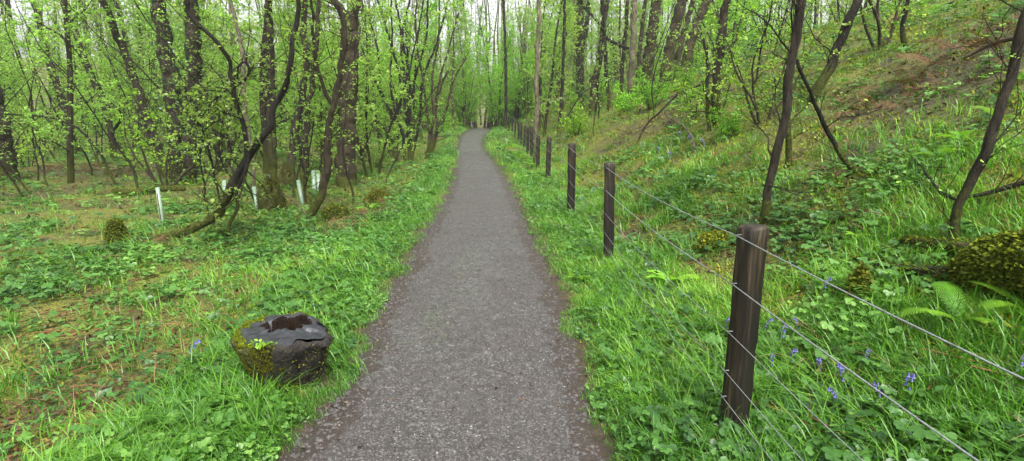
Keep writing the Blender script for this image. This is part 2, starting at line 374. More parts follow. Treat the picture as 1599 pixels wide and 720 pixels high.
# ------------------------------------------------------------------ the ground and the path
BRK = [(G(px, py), rr) for px, py, rr in ((1440, 130, 1.3), (1400, 165, .9), (1340, 180, .7), (60, 300, 1.3), (330, 300, 1.2), (150, 320, .8), (640, 300, .5),  (1500, 75, 1.5), (1560, 90, 1.3), (1075, 175, 1.6), (130, 262, 1.8), (90, 268, 1.6), (200, 275, 1.5), (560, 340, .7), (590, 325, .6), (545, 360, .6), (970, 280, .5), (1000, 200, 1.4), (275, 470, .4), (240, 490, .3), (80, 640, .35), (40, 700, .3), (180, 620, .3))]
def brk(x, y):
    v = 0
    for b_, rr in BRK: v = np.maximum(v, np.exp(-(((x - b_.x) ** 2 + (y - b_.y) ** 2) / rr ** 2) ** 1.5))
    return v * (.6 + .8 * fbm(x * 2.5, y * 2.5, 99))
STUMP = G(453, 600)
def axis(lo, hi, fine, mid, c0, c1):
    v = list(np.arange(c0, c1, fine)); s = fine; x = c1
    while x < hi: v.append(x); s = min(s * 1.06, 12); x += s
    s = fine; x = c0 - fine; pre = []
    while x > lo: pre.append(x); s = min(s * 1.06, 12); x -= s
    return np.array(sorted(pre) + v)
gx = axis(-300, 300, .11, 1, -6, 7); gy = axis(-60, 400, .11, 1, -1, 10)
X, Y = np.meshgrid(gx, gy); Z = gh(X, Y)
U = np.abs(X - cx(Y)) - hw(Y); Z = Z - .035 * (1 - sstep(-.25, -.02, U))     # the ground dips under the path
nx, ny = len(gx), len(gy); I = (np.arange(ny - 1)[:, None] * nx + np.arange(nx - 1)[None]).ravel()
soil = np.clip(np.maximum(1 - sstep(.02, .2, U + .12 * (vnoise(X * 4, Y * 4, 66) - .5)), brk(X, Y) * .55 * (.4 + 1.2 * vnoise(X * 5, Y * 5, 67))), 0, 1)
g_me = mesh('ground', np.stack([X, Y, Z], -1).reshape(-1, 3), np.stack([I, I + 1, I + nx + 1, I + nx], -1), None, {'soil': soil.ravel()})
tag(link('ground', g_me, None, M['ground']), 'mossy woodland floor of soil and leaf litter rising to a bank', kind='structure')

ys = np.concatenate([np.arange(-6, 12, .07), np.arange(12, 30, .2), np.arange(30, 75, .4)]); ts = np.linspace(-1, 1, 33)
YY = ys[:, None] + ts[None] * 0; nl = .16 * (fbm(ys * 2.2, ys * 0 + 3, 5) - .5) + .08 * (vnoise(ys * 9, ys * 0, 6) - .5); nr = .16 * (fbm(ys * 2.2, ys * 0 + 9, 7) - .5) + .08 * (vnoise(ys * 9, ys * 0, 8) - .5)
Wd = np.where(ts[None] < 0, (hw(ys) + .06 + nl)[:, None], (hw(ys) + .06 + nr)[:, None])
XX = cx(YY) + ts[None] * Wd
ZZ = rise(YY) + .012 - .02 * ts[None] ** 6 + .012 * (fbm(XX * 3, YY * 3, 15) - .5)
_w = march(672, 512, lambda x, y: rise(y)); _w2 = march(735, 430, lambda x, y: rise(y)); _w3 = march(700, 600, lambda x, y: rise(y))
wet = sum(k_ * np.exp(-((XX - q_[0]) ** 2 / a_ ** 2 + (YY - q_[1]) ** 2 / b_ ** 2)) for q_, a_, b_, k_ in ((_w, .14, .45, 1.0), (_w2, .22, 1.1, .5), (_w3, .3, .6, .35)))
n_ = len(ts); I = (np.arange(len(ys) - 1)[:, None] * n_ + np.arange(n_ - 1)[None]).ravel()
p_me = mesh('path', np.stack([XX, YY, ZZ], -1).reshape(-1, 3), np.stack([I, I + 1, I + n_ + 1, I + n_], -1), None, {'edge': (np.abs(ts)[None] ** 2.2 + YY * 0).ravel(), 'wet': wet.ravel()})
tag(link('path', p_me, None, M['path']), 'wet grey gravel footpath winding away into the wood', kind='structure')

# ------------------------------------------------------------------ ground cover, scattered in world space
RS = np.random.RandomState(11)
def scatter(N, r0=3.0, rmax=48, az=80, rmin=.75):
    a = math.log(rmax / r0); w_in = .5; tot = w_in + a
    k = RS.rand(N); inn = k < w_in / tot
    r = np.where(inn, r0 * np.sqrt(RS.rand(N)), r0 * np.exp(RS.rand(N) * a)); th = np.radians((RS.rand(N) * 2 - 1) * az)
    x = np.sin(th) * r; y = np.cos(th) * r; ok = (r > rmin)
    return x[ok], y[ok], r[ok]
def inst(templ, x, y, z, yaw, s, tilt=0.0):
    """copies (k,3) template vertices to every point; returns (n*k,3)"""
    n = len(x); V = np.repeat(templ[None], n, 0) * s[:, None, None]; c, q = np.cos(yaw)[:, None], np.sin(yaw)[:, None]
    o = np.empty_like(V); o[..., 0] = V[..., 0] * c - V[..., 1] * q; o[..., 1] = V[..., 0] * q + V[..., 1] * c; o[..., 2] = V[..., 2]
    o[..., 0] += x[:, None]; o[..., 1] += y[:, None]; o[..., 2] += z[:, None]; return o
def t_grass(seed, nb, h, w, lean, segs=2, rad=.05):
    R = np.random.RandomState(seed); V = []; T = []; ti = []
    for b in range(nb):
        a = R.rand() * 6.283; hh = h * (.5 + .7 * R.rand()); ln = lean * (.3 + R.rand()); x0, y0 = R.normal(size=2) * rad
        d = np.array([math.cos(a), math.sin(a)]); sd = np.array([-d[1], d[0]]); tw = R.rand() * .8; sd = sd * math.cos(tw) + d * math.sin(tw); tt = R.rand(); base = len(V)
        for k in range(segs + 1):
            f = k / segs; ww = w * (1 - f ** 1.6) * .5; off = d * ln * hh * f ** 2; zz = hh * (f - .35 * ln * f ** 2.4) - .02
            c = np.array([x0, y0]) + off
            if k < segs: V += [(*(c - sd * ww), zz), (*(c + sd * ww), zz)]; ti += [tt, tt]
            else: V.append((*c, zz)); ti.append(tt)
        for k in range(segs - 1):
            i = base + 2 * k; T += [(i, i + 1, i + 3), (i, i + 3, i + 2)]
        i = base + 2 * (segs - 1); T.append((i, i + 1, i + 2))
    return np.array(V), np.array(T), np.array(ti)
def t_herb(seed, nl, h, size, lob=3):
    """low herb: stalked leaves, each of lobed leaflets"""
    R = np.random.RandomState(seed); V = []; T = []; ti = []
    for b in range(nl):
        a = R.rand() * 6.283; rr = h * (.3 + 1.1 * R.rand()); zc = h * (.35 + .8 * R.rand()); c = np.array([math.cos(a) * rr, math.sin(a) * rr, zc]); tt = R.rand(); s = size * (.6 + .7 * R.rand())
        nrm = np.array([R.normal() * .3 + math.cos(a) * .3, R.normal() * .3 + math.sin(a) * .3, 1]); nrm /= np.linalg.norm(nrm)
        for q in range(lob):
            aa = a + (q - (lob - 1) / 2) * 2.0 / max(1, lob - 1) * 1.15 if lob > 1 else a
            d = np.array([math.cos(aa), math.sin(aa), 0]); d -= nrm * d.dot(nrm); d /= np.linalg.norm(d); sd = np.cross(nrm, d); base = len(V)
            for (f, w_, up) in ((0, 0, 0), (.35, .34, .05), (.75, .38, .03), (1, 0, -.12), (.75, -.38, .03), (.35, -.34, .05)):
                V.append(tuple(c + d * s * f + sd * s * w_ + nrm * s * up)); ti.append(tt)
            T += [(base, base + 1, base + 2), (base, base + 2, base + 3), (base, base + 3, base + 4), (base, base + 4, base + 5)]
    return np.array(V), np.array(T), np.array(ti)
def build_stuff(name, label, templs, x, y, r, s, m, zoff=0, tintf=None, kind='stuff', sink=None):
    n = len(x); z = gh(x, y) + zoff; yaw = RS.rand(n) * 6.283; pick = RS.randint(0, len(templs), n)
    Vs = []; Ts = []; Ti = []; c = 0
    for k, (tv, tt, ti) in enumerate(templs):
        i = np.where(pick == k)[0]
        if not len(i): continue
        V = inst(tv, x[i], y[i], z[i], yaw[i], s[i]); Vs.append(V.reshape(-1, 3))
        Ts.append((tt[None] + (np.arange(len(i)) * len(tv))[:, None, None] + c).reshape(-1, 3)); c += len(i) * len(tv)
        base = RS.rand(len(i)) if tintf is None else tintf(x[i], y[i])
        Ti.append(np.clip(ti[None] * .5 + base[:, None] * .5, 0, 1).ravel())
    me = mesh(name, np.concatenate(Vs), None, np.concatenate(Ts), {'tint': np.concatenate(Ti)}, smooth=False)
    return tag(link(name, me, None, m), label, kind=kind)
def fields(x, y):
    u = x - cx(y); out = np.abs(u) - hw(y) + .16 * (vnoise(x * 2.6, y * 2.6, 31) - .5) + .10 * (vnoise(x * 11, y * 11, 32) - .5)
    return u, out, x - fx(y)
def off_stump(x, y, r=.225): return np.hypot(x - STUMP.x, y - STUMP.y) > r
def p_grass(x, y):
    u, out, f = fields(x, y); left = u < 0
    a = np.where(left, 1.0 - .78 * sstep(.55, 1.3, out), 1.0 - .45 * sstep(1.2, 2.6, out))
    pat = fbm(x * .9, y * .9, 41); a = a * np.where(out > .9, sstep(.36, .62, pat) * 1.4 * (1 - .65 * sstep(.46, .56, fbm(x, y, 91))), 1) * (1 - .62 * sstep(1.8, 3.6, f)) * (1 - np.clip(1.3 * brk(x, y), 0, .95))
    a = np.maximum(a, .9 * sstep(38, 44, y)); return np.clip(a, .04, 1) * (out > -.03)
def hsc(out): return .35 + .65 * sstep(0, .35, out)
tg = [t_grass(s, 11, .15, .0075, .8) for s in range(5)]
x, y, r = scatter(80000, rmax=62); u, out, f = fields(x, y)
k = (RS.rand(len(x)) < p_grass(x, y)) & off_stump(x, y); x, y, r, out = x[k], y[k], r[k], out[k]
gt = lambda x, y: np.clip(fbm(x * 1.3, y * 1.3, 51) * 1.6 - .35 + .15 * (np.random.RandomState(1).rand(len(x))), 0, 1)
build_stuff('grass', 'short bright green grass along both verges and up the bank', tg, x, y, r, hsc(out) * (.75 + .75 * RS.rand(len(x))) * (1 + np.clip(r - 4, 0, 30) * .045), M['grass'], tintf=gt)
# long arching grass
tl = [t_grass(s + 20, 16, .34, .009, 1.15, 5, .04) for s in range(5)]
x, y, r = scatter(11000); u, out, f = fields(x, y)
a = np.where(u > 0, .75 * sstep(.15, .6, out) * (1 - .82 * sstep(1.8, 3.2, out)), .55 * sstep(.25, .6, out) * (1 - .9 * sstep(.9, 1.8, out))) * sstep(.38, .6, fbm(x * 1.1, y * 1.1, 61))
a = np.maximum(a, .95 * (np.hypot(x - STUMP.x - .1, y - STUMP.y) < .75) * (out > .03) * (y < STUMP.y + .5))
_p1 = G(1147, 664); a = a * (np.hypot(x - _p1.x + .1, y - _p1.y + .25) > .33)
k = (RS.rand(len(x)) < a) & off_stump(x, y, .25); x, y, r = x[k], y[k], r[k]
build_stuff('long_grass', 'long arching grass tufts under the fence and round the stump', tl, x, y, r, (.5 + .5 * RS.rand(len(x))) * (1 + np.clip(r - 5, 0, 25) * .02), M['grass'], tintf=gt)
# herbs
th_ = [t_herb(s, 8, .05, .020, 3) for s in range(4)] + [t_herb(s + 9, 9, .08, .030, 3) for s in range(3)] + [t_herb(s + 30, 6, .07, .035, 1) for s in range(2)] + [t_herb(s + 40, 14, .06, .014, 3) for s in range(2)]
x, y, r = scatter(90000, rmax=62); u, out, f = fields(x, y)
pat = fbm(x * .75, y * .75, 71)
a = np.where(u < 0, np.where(out < 1.0, .6, .78 * sstep(.49, .60, pat) * (1 - .5 * sstep(8, 12, y))), np.where(out < 1.0, .35, .42 * sstep(.48, .60, pat)))
a = a * (1 - np.clip(brk(x, y), 0, .55)) * (1 - .4 * sstep(.5, .58, fbm(x, y, 91)) * (out > 1)) + .13 * sstep(2.5, 4.5, f) + .07 * (u < 0) * (out > .8)
k = (RS.rand(len(x)) < a) & (out > .03) & off_stump(x, y, .3); x, y, r, out = x[k], y[k], r[k], out[k]
build_stuff('ground_cover_herbs', 'low clover-like herbs and bramble leaves covering the woodland floor', th_, x, y, r, (.5 + .5 * sstep(0, .4, out)) * (.7 + .8 * RS.rand(len(x))) * (1 + np.clip(r - 4, 0, 30) * .06), M['herb'], tintf=lambda x, y: np.clip(fbm(x * .9, y * .9, 81) * 1.7 - .4 + .35 * (RS.rand(len(x)) - .5), 0, 1))
# moss
tm = [t_grass(s + 50, 20, .024, .009, .7, 1, .05) for s in range(4)]
x, y, r = scatter(84000, rmax=46); u, out, f = fields(x, y)
pat = fbm(x * 1.0, y * 1.0, 91)
a = np.where(out > .8, .25 + .75 * sstep(.38, .48, pat), .10) * (1 - np.clip(brk(x, y), 0, .55))
k = (RS.rand(len(x)) < a) & (out > .05) & off_stump(x, y); x, y, r = x[k], y[k], r[k]
build_stuff('moss', 'yellow-green moss cushions on the woodland floor', tm, x, y, r, (.8 + .9 * RS.rand(len(x))) * (1 + np.clip(r - 3, 0, 30) * .09), M['moss'], tintf=lambda x, y: np.clip(fbm(x * 2, y * 2, 92) * 2 - .5, 0, 1))
# litter
def t_dead(seed):
    R = np.random.RandomState(seed); s = .036; V = []; pts = [(-.5, 0), (-.25, .28), (.15, .33), (.55, 0), (.15, -.33), (-.25, -.28)]; cu = R.uniform(-.5, .9); b = R.normal() * .3
    for px, py in pts: V.append((px * s, py * s, s * (cu * abs(py) + b * px) + .012))
    return np.array(V), np.array([(0, 1, 2), (0, 2, 3), (0, 3, 4), (0, 4, 5)]), np.full(6, R.rand())
td = [t_dead(s) for s in range(12)]
x, y, r = scatter(52000, rmax=46); u, out, f = fields(x, y)
pat = fbm(x * 1.0, y * 1.0, 91)
a = np.maximum(np.where(out > .7, np.clip(.95 - sstep(.38, .58, pat), .16, 1), .03), np.clip(brk(x, y) * 1.4, 0, 1))
k = (RS.rand(len(x)) < a) & (out > .02); x, y, r = x[k], y[k], r[k]
build_stuff('leaf_litter', 'brown fallen leaves lying between the moss patches', td, x, y, r, (.5 + .9 * RS.rand(len(x))) * (1 + np.clip(r - 4, 0, 30) * .10), M['litter'])
x = cx(2 + 0 * RS.rand(1)); y = 1.3 + 11 * RS.rand(170) ** 1.5; t = RS.rand(170) * 2 - 1; t = np.sign(t) * np.abs(t) ** .6; x = cx(y) + t * (hw(y) - .03)
build_stuff('path_debris', 'a few small fallen leaves and bits lying on the gravel', td, x, y, np.hypot(x, y), .25 + .45 * RS.rand(len(x)), M['litter'], zoff=.006, tintf=lambda x, y: RS.rand(len(x)) ** .7)
# twigs and bits of dead stalk
def t_twig(seed):
    R = np.random.RandomState(seed); L = .12 + .3 * R.rand(); w = .003; bx = R.normal() * .03
    p = [np.array([-L / 2, 0, .01]), np.array([0, bx, .02 + .02 * R.rand()]), np.array([L / 2, 0, .01 + .05 * R.rand()])]; V = []
    for q in p: V += [tuple(q + np.array([0, w, 0])), tuple(q + np.array([0, -w, 0])), tuple(q + np.array([0, 0, w * 1.6]))]
    T = []
    for i in (0, 3):
        for a_, b_ in ((0, 1), (1, 2), (2, 0)): T += [(i + a_, i + b_, i + 3 + b_), (i + a_, i + 3 + b_, i + 3 + a_)]
    return np.array(V), np.array(T), np.full(9, R.rand())
tw = [t_twig(s) for s in range(8)]
x, y, r = scatter(2600, rmax=22); u, out, f = fields(x, y); k = (out > .3); x, y, r = x[k], y[k], r[k]
build_stuff('twig_litter', 'thin fallen twigs scattered over the floor', tw, x, y, r, .6 + .8 * RS.rand(len(x)), M['litter'])
# dry straw-coloured stalks
ts_ = [t_grass(s + 80, 5, .26, .005, 1.5, 3, .05) for s in range(4)]
x, y, r = scatter(3600, rmax=25); u, out, f = fields(x, y); k = (out > .4) & (RS.rand(len(x)) < .55); x, y, r = x[k], y[k], r[k]
build_stuff('dry_grass', 'straw-coloured dead grass stalks among the green', ts_, x, y, r, (.6 + .6 * RS.rand(len(x))), M['litter'], tintf=lambda x, y: np.full(len(x), .95))
# gravel on the path
def t_stone(seed):
    R = np.random.RandomState(seed); V = np.array([(1, 0, 0), (0, 1, 0), (-1, 0, 0), (0, -1, 0), (0, 0, .8), (.55, .55, .45), (-.55, .5, .5), (-.5, -.55, .45), (.55, -.5, .5)], float) * (.7 + .5 * R.rand(9, 1)) * np.array([1, .75, .6]) * .009
    T = [(0, 5, 4), (5, 1, 4), (1, 6, 4), (6, 2, 4), (2, 7, 4), (7, 3, 4), (3, 8, 4), (8, 0, 4), (0, 1, 5), (1, 2, 6), (2, 3, 7), (3, 0, 8)]
    return V, np.array(T), np.full(9, R.rand())
st = [t_stone(s) for s in range(8)]
def stones(N, name, label, m, s0, s1, edgeonly=False):
    y = 1.0 + 24 * RS.rand(N) ** 2.3; t = RS.rand(N) * 2 - 1
    if edgeonly: t = np.sign(t) * (1 - np.abs(RS.normal(size=N)) * .13)
    x = cx(y) + t * (hw(y) + .02)
    n = len(x); z = rise(y) + .012 - .02 * t ** 6 + .012 * (fbm(x * 3, y * 3, 15) - .5) + .001
    s = s0 + (s1 - s0) * RS.rand(n) ** 3; yaw = RS.rand(n) * 6.28; pick = RS.randint(0, 8, n); Vs = []; Ts = []; c = 0
    for k, (tv, tt, ti) in enumerate(st):
        i = np.where(pick == k)[0]; V = inst(tv, x[i], y[i], z[i], yaw[i], s[i]); Vs.append(V.reshape(-1, 3)); Ts.append((tt[None] + (np.arange(len(i)) * len(tv))[:, None, None] + c).reshape(-1, 3)); c += len(i) * len(tv)
    tag(link(name, mesh(name, np.concatenate(Vs), None, np.concatenate(Ts), smooth=False), None, m), label, kind='stuff')
stones(30000, 'gravel', 'small dark grey stones loose on the footpath', M['stone'], .35, 2.4)
stones(7000, 'edge_gravel', 'coarser stones gathered along the path edges', M['stone'], .6, 2.8, True)
stones(700, 'pale_gravel', 'pale stone chips in the footpath surface', M['stone_pale'], .35, .9)

# ------------------------------------------------------------------ fence: posts and wires
fence = empty('wire_fence', (1.2, 2.5, 0), 'post and wire fence of dark wet timber posts beside the gravel path', 'fence')
def post_mesh(h, w, seed, k=4):
    R = np.random.RandomState(seed); ring = []; c = .18
    for a in range(4):
        s0 = [(1, 1), (-1, 1), (-1, -1), (1, -1)][a]
        if a % 2 == 0: ring += [(s0[0], s0[1] * (1 - c)), (s0[0] * (1 - c), s0[1])]
        else: ring += [(s0[0] * (1 - c), s0[1]), (s0[0], s0[1] * (1 - c))]
    ring = np.array(ring) * w / 2; nz = 22; V = []
    for i in range(nz + 1):
        f = i / nz; z = -.25 + f * (h + .25); sw = 1 + .02 * R.normal()
        for q in ring: V.append((q[0] * sw + R.normal() * .0015, q[1] * sw + R.normal() * .0015, z + (0 if i < nz else q[0] * .06)))
    V += [(q[0] * .86, q[1] * .86, h + .012 + q[0] * .06) for q in ring]; V.append((0, 0, h + .013))
    Q = [(i * 8 + j, i * 8 + (j + 1) % 8, (i + 1) * 8 + (j + 1) % 8, (i + 1) * 8 + j) for i in range(nz + 1) for j in range(8)]
    b = (nz + 1) * 8; T = [(b + j, b + (j + 1) % 8, b + 8) for j in range(8)]
    return mesh('post', np.array(V), Q, T, smooth=False)
def fp(y): return fx(y)
pys = [-.75, 2.5, 5.85, 8.9, 14.2, 16.9] + list(np.arange(19.6, 46, 2.7))
hts = [.965, .745, .52, .33, .20, .07]
wire_pts = [[] for _ in hts]
for i, yy in enumerate(pys):
    xx = float(fp(yy))
    if i == 1: b_ = G(1144, 682); xx, yy = b_.x, b_.y
    if i == 2: b_ = G(950, 411); xx, yy = b_.x, b_.y
    if i == 3: b_ = G(891, 337); xx, yy = b_.x, b_.y
    w = .098 if i == 1 else .108; h = 1.035 if i == 1 else 1.10 + .04 * math.sin(i * 2.3); z0 = gz(xx, yy)
    rz = math.radians(28 if i == 1 else (12 * math.sin(i * 5.1)))
    me = post_mesh(h, w, i)
    p = link('post', me, fence, M['post']); p.location = Vector((xx, yy, z0)) - fence.location
    p.rotation_euler = (math.radians(1.2 * math.sin(i * 3)), math.radians(1.5 * math.sin(i * 1.7 + 1)) if i != 1 else 0, rz)
    dx = -(w / 2 * (1.22 if i == 1 else 1.06)) - .004
    if i < 10 and i > 0:
        for hh in (hts if i < 5 else []):
            tb = TB(3); tb.o = Vector((xx, yy, z0)); c0 = Vector((xx + dx, yy, z0 + hh * h))
            tb.tube([c0 + Vector((.02, -.006, .008)), c0 + Vector((-.007, -.004, .006)), c0 + Vector((-.007, .004, -.006)), c0 + Vector((.02, .006, -.008))], [.0025] * 4, 5)
            s = link('staple', tb.wood('staple'), p, M['wire']); s.matrix_parent_inverse = Matrix.Rotation(-rz, 4, 'Z')
    for j, hh in enumerate(hts): wire_pts[j].append(Vector((xx + dx - .003, yy, z0 + hh * h)))
for j, wp in enumerate(wire_pts):
    tb = TB(4, fence.location); pts = []
    for a, b in zip(wp[:-1], wp[1:]):
        for k in range(10):
            t = k / 10; q = a.lerp(b, t); q.z -= .035 * 4 * t * (1 - t) * (1 if (b - a).length < 4 else .8); pts.append(q)
    pts.append(wp[-1]); tb.tube(pts, [.0027 if j < 2 else .0016] * len(pts), 6)
    link('wire', tb.wood('wire'), fence, M['wire'])

# ------------------------------------------------------------------ the cut stump
def build_stump():
    root = empty('tree_stump', STUMP, 'low cut tree stump with wet black top and mossy side by the path edge', 'stump')
    nA = 72; prof = [(-.12, .62), (.0, .66), (.05, .70), (.10, .77), (.16, .87), (.22, .96), (.27, 1.01), (.295, .99), (.308, .96), (.312, .93)]
    V = []; mo = []
    def shape(a): return .27 * (1 + .07 * math.cos(2 * a + 1.2) + .06 * math.sin(13 * a + 1) * math.sin(2 * a) + .03 * math.sin(7 * a + 4) + .10 * math.cos(a - 2.9) + .06 * math.sin(3 * a + .5) + .035 * math.sin(5 * a + 2) + .02 * math.sin(9 * a))
    def ztop(x, y): return .03 * math.sin(x * 9 + 1) + (-.07 * x) + .06 * y
    for i, (z, f) in enumerate(prof):
        for k in range(nA):
            a = 2 * math.pi * k / nA; r = shape(a) * f * (1 + (.24 * (float(vnoise(k * .45, i * .7 + 3, 5)) - .5) + .10 * (float(vnoise(k * 1.3, i * 1.9, 6)) - .5)) * (i < 8)); x_, y_ = math.cos(a) * r * 1.12, math.sin(a) * r
            V.append((x_, y_, z + ztop(x_, y_) * (z > .02))); mo.append(.62 * max(0, math.cos(a - 3.3)) + .10 - .1 * (z < .05))
    Q = [(i * nA + k, i * nA + (k + 1) % nA, (i + 1) * nA + (k + 1) % nA, (i + 1) * nA + k) for i in range(len(prof) - 1) for k in range(nA)]
    link('side', mesh('side', V, Q, None, {'moss': mo}), root, M['stump'])
    # top with a rotten hollow towards the back left
    V = []; Q = []; R_ = 26; hx, hy = -.03, .09
    mats = []
    for i in range(R_ + 1):
        f = 1 - i / R_
        for k in range(nA):
            a = 2 * math.pi * k / nA; r = shape(a) * .935; ex, ey = math.cos(a) * r * 1.12, math.sin(a) * r
            x_ = hx * (1 - f) + ex * f; y_ = hy * (1 - f) + ey * f
            d = math.hypot((x_ - hx) / 1.45, (y_ - hy)) + .02 * math.sin(a * 4 + 1) + .012 * math.sin(a * 9)
            cr = math.hypot((x_ - .17) / 1.8, (y_ - .02) * 1.6)
            z = .312 + ztop(x_, y_) - .17 * float(sstep(.105, .085, d)) - .03 * float(sstep(.035, .02, cr)) + .014 * float(vnoise(x_ * 22, y_ * 22, 3)) + .03 * float(vnoise(x_ * 7, y_ * 7, 13)) * f - .016
            V.append((x_, y_, z)); mats.append(d < .118)
    for i in range(R_):
        for k in range(nA): Q.append((i * nA + k, i * nA + (k + 1) % nA, (i + 1) * nA + (k + 1) % nA, (i + 1) * nA + k))
    me = mesh('cut_top', V, Q); top = link('cut_top', me, root, M['stump_top']); me.materials.append(M['stump_hole'])
    mi = np.array([1 if mats[q[0]] else 0 for q in Q], np.int32); me.polygons.foreach_set('material_index', mi)
    # moss fuzz on the side and rim
    R = np.random.RandomState(4); n = 60000; a = R.rand(n) * 6.283; zz = R.rand(n) * .30
    keep = (R.rand(n) < np.clip(np.cos(a - 3.35) * 1.1 + .15 + .9 * (vnoise(a * 2.5, zz * 12, 8) - .4), .02, 1)); a, zz = a[keep], zz[keep]
    zp = [p[0] for p in prof]; fp_ = [p[1] for p in prof]
    L = []
    for aa, z in zip(a, zz):
        r = shape(aa) * np.interp(z, zp, fp_) * 1.03; x_, y_ = math.cos(aa) * r * 1.12, math.sin(aa) * r
        L.append((x_, y_, z + ztop(x_, y_) + .01, R.uniform(.006, .017)))
    L2 = L; L = []
    for q in range(3200):
        aa = R.normal(3.1, .55); r = shape(aa) * (1.03 - abs(R.normal()) * .07); x_, y_ = math.cos(aa) * r * 1.12, math.sin(aa) * r; L.append((x_, y_, .315 + ztop(x_, y_), R.uniform(.008, .02)))
    for nm_, LL, mm_ in (('moss', L2, 'moss_dark'), ('rim_moss', L, 'moss')): o = link(nm_, leaf_mesh(nm_, np.array(LL), 3, .3), root, M[mm_]); o['kind'] = 'stuff'
    # a small plant growing on the rim
    tb = TB(9)
    L = [(-.02 + R.normal() * .05, -.25 + R.normal() * .02, .315 + R.rand() * .03, R.uniform(.02, .04)) for q in range(26)]
    o = link('rim_foliage', leaf_mesh('rim_foliage', np.array(L), 5, .8), root, M['leaf_bright']); o['kind'] = 'stuff'
    root.scale = (.87, .82, 1.04)
build_stump()

# ------------------------------------------------------------------ trees
def mossf(z0, h, amt, base=0.0): return lambda p: base + amt * np.clip(1 - (p[:, 2] - z0) / h, 0, 1) + .10
PR = dict(seg=[.35, .16, .10, .07], wig=[.05, .13, .16, .2], trop=[.02, .045, .02, 0], taper=[.9, .85, .85, .7], k=[8, 5, 4, 3], cnt=[16, 5, 3, 0], t0=[.2, .15, .2, 0],
          ang=[(35, 65), (30, 60), (30, 60), (30, 60)], len=[(1.2, 2.6), (.4, .9), (.2, .45)], r=[.013, .010, .009], leaf_lvl=2, leafd=22, spread=.028, leaf=.05)
def pr(**k): d = dict(PR); d.update(k); return d
def smooth_pts(pts, rad, step=.14, jit=.012, rng=random):
    out = []; ro = []; n = len(pts)
    for i in range(n - 1):
        p0 = pts[max(i - 1, 0)]; p1 = pts[i]; p2 = pts[i + 1]; p3 = pts[min(i + 2, n - 1)]
        m = max(2, int((p2 - p1).length / step))
        for k in range(m):
            t = k / m; q = .5 * ((2 * p1) + (p2 - p0) * t + (2 * p0 - 5 * p1 + 4 * p2 - p3) * t * t + (3 * p1 - p0 - 3 * p2 + p3) * t ** 3)
            out.append(q + Vector((rng.gauss(0, jit), rng.gauss(0, jit), 0))); ro.append(rad[i] * (1 - t) + rad[i + 1] * t)
    out.append(pts[-1].copy()); ro.append(rad[-1]); return out, ro
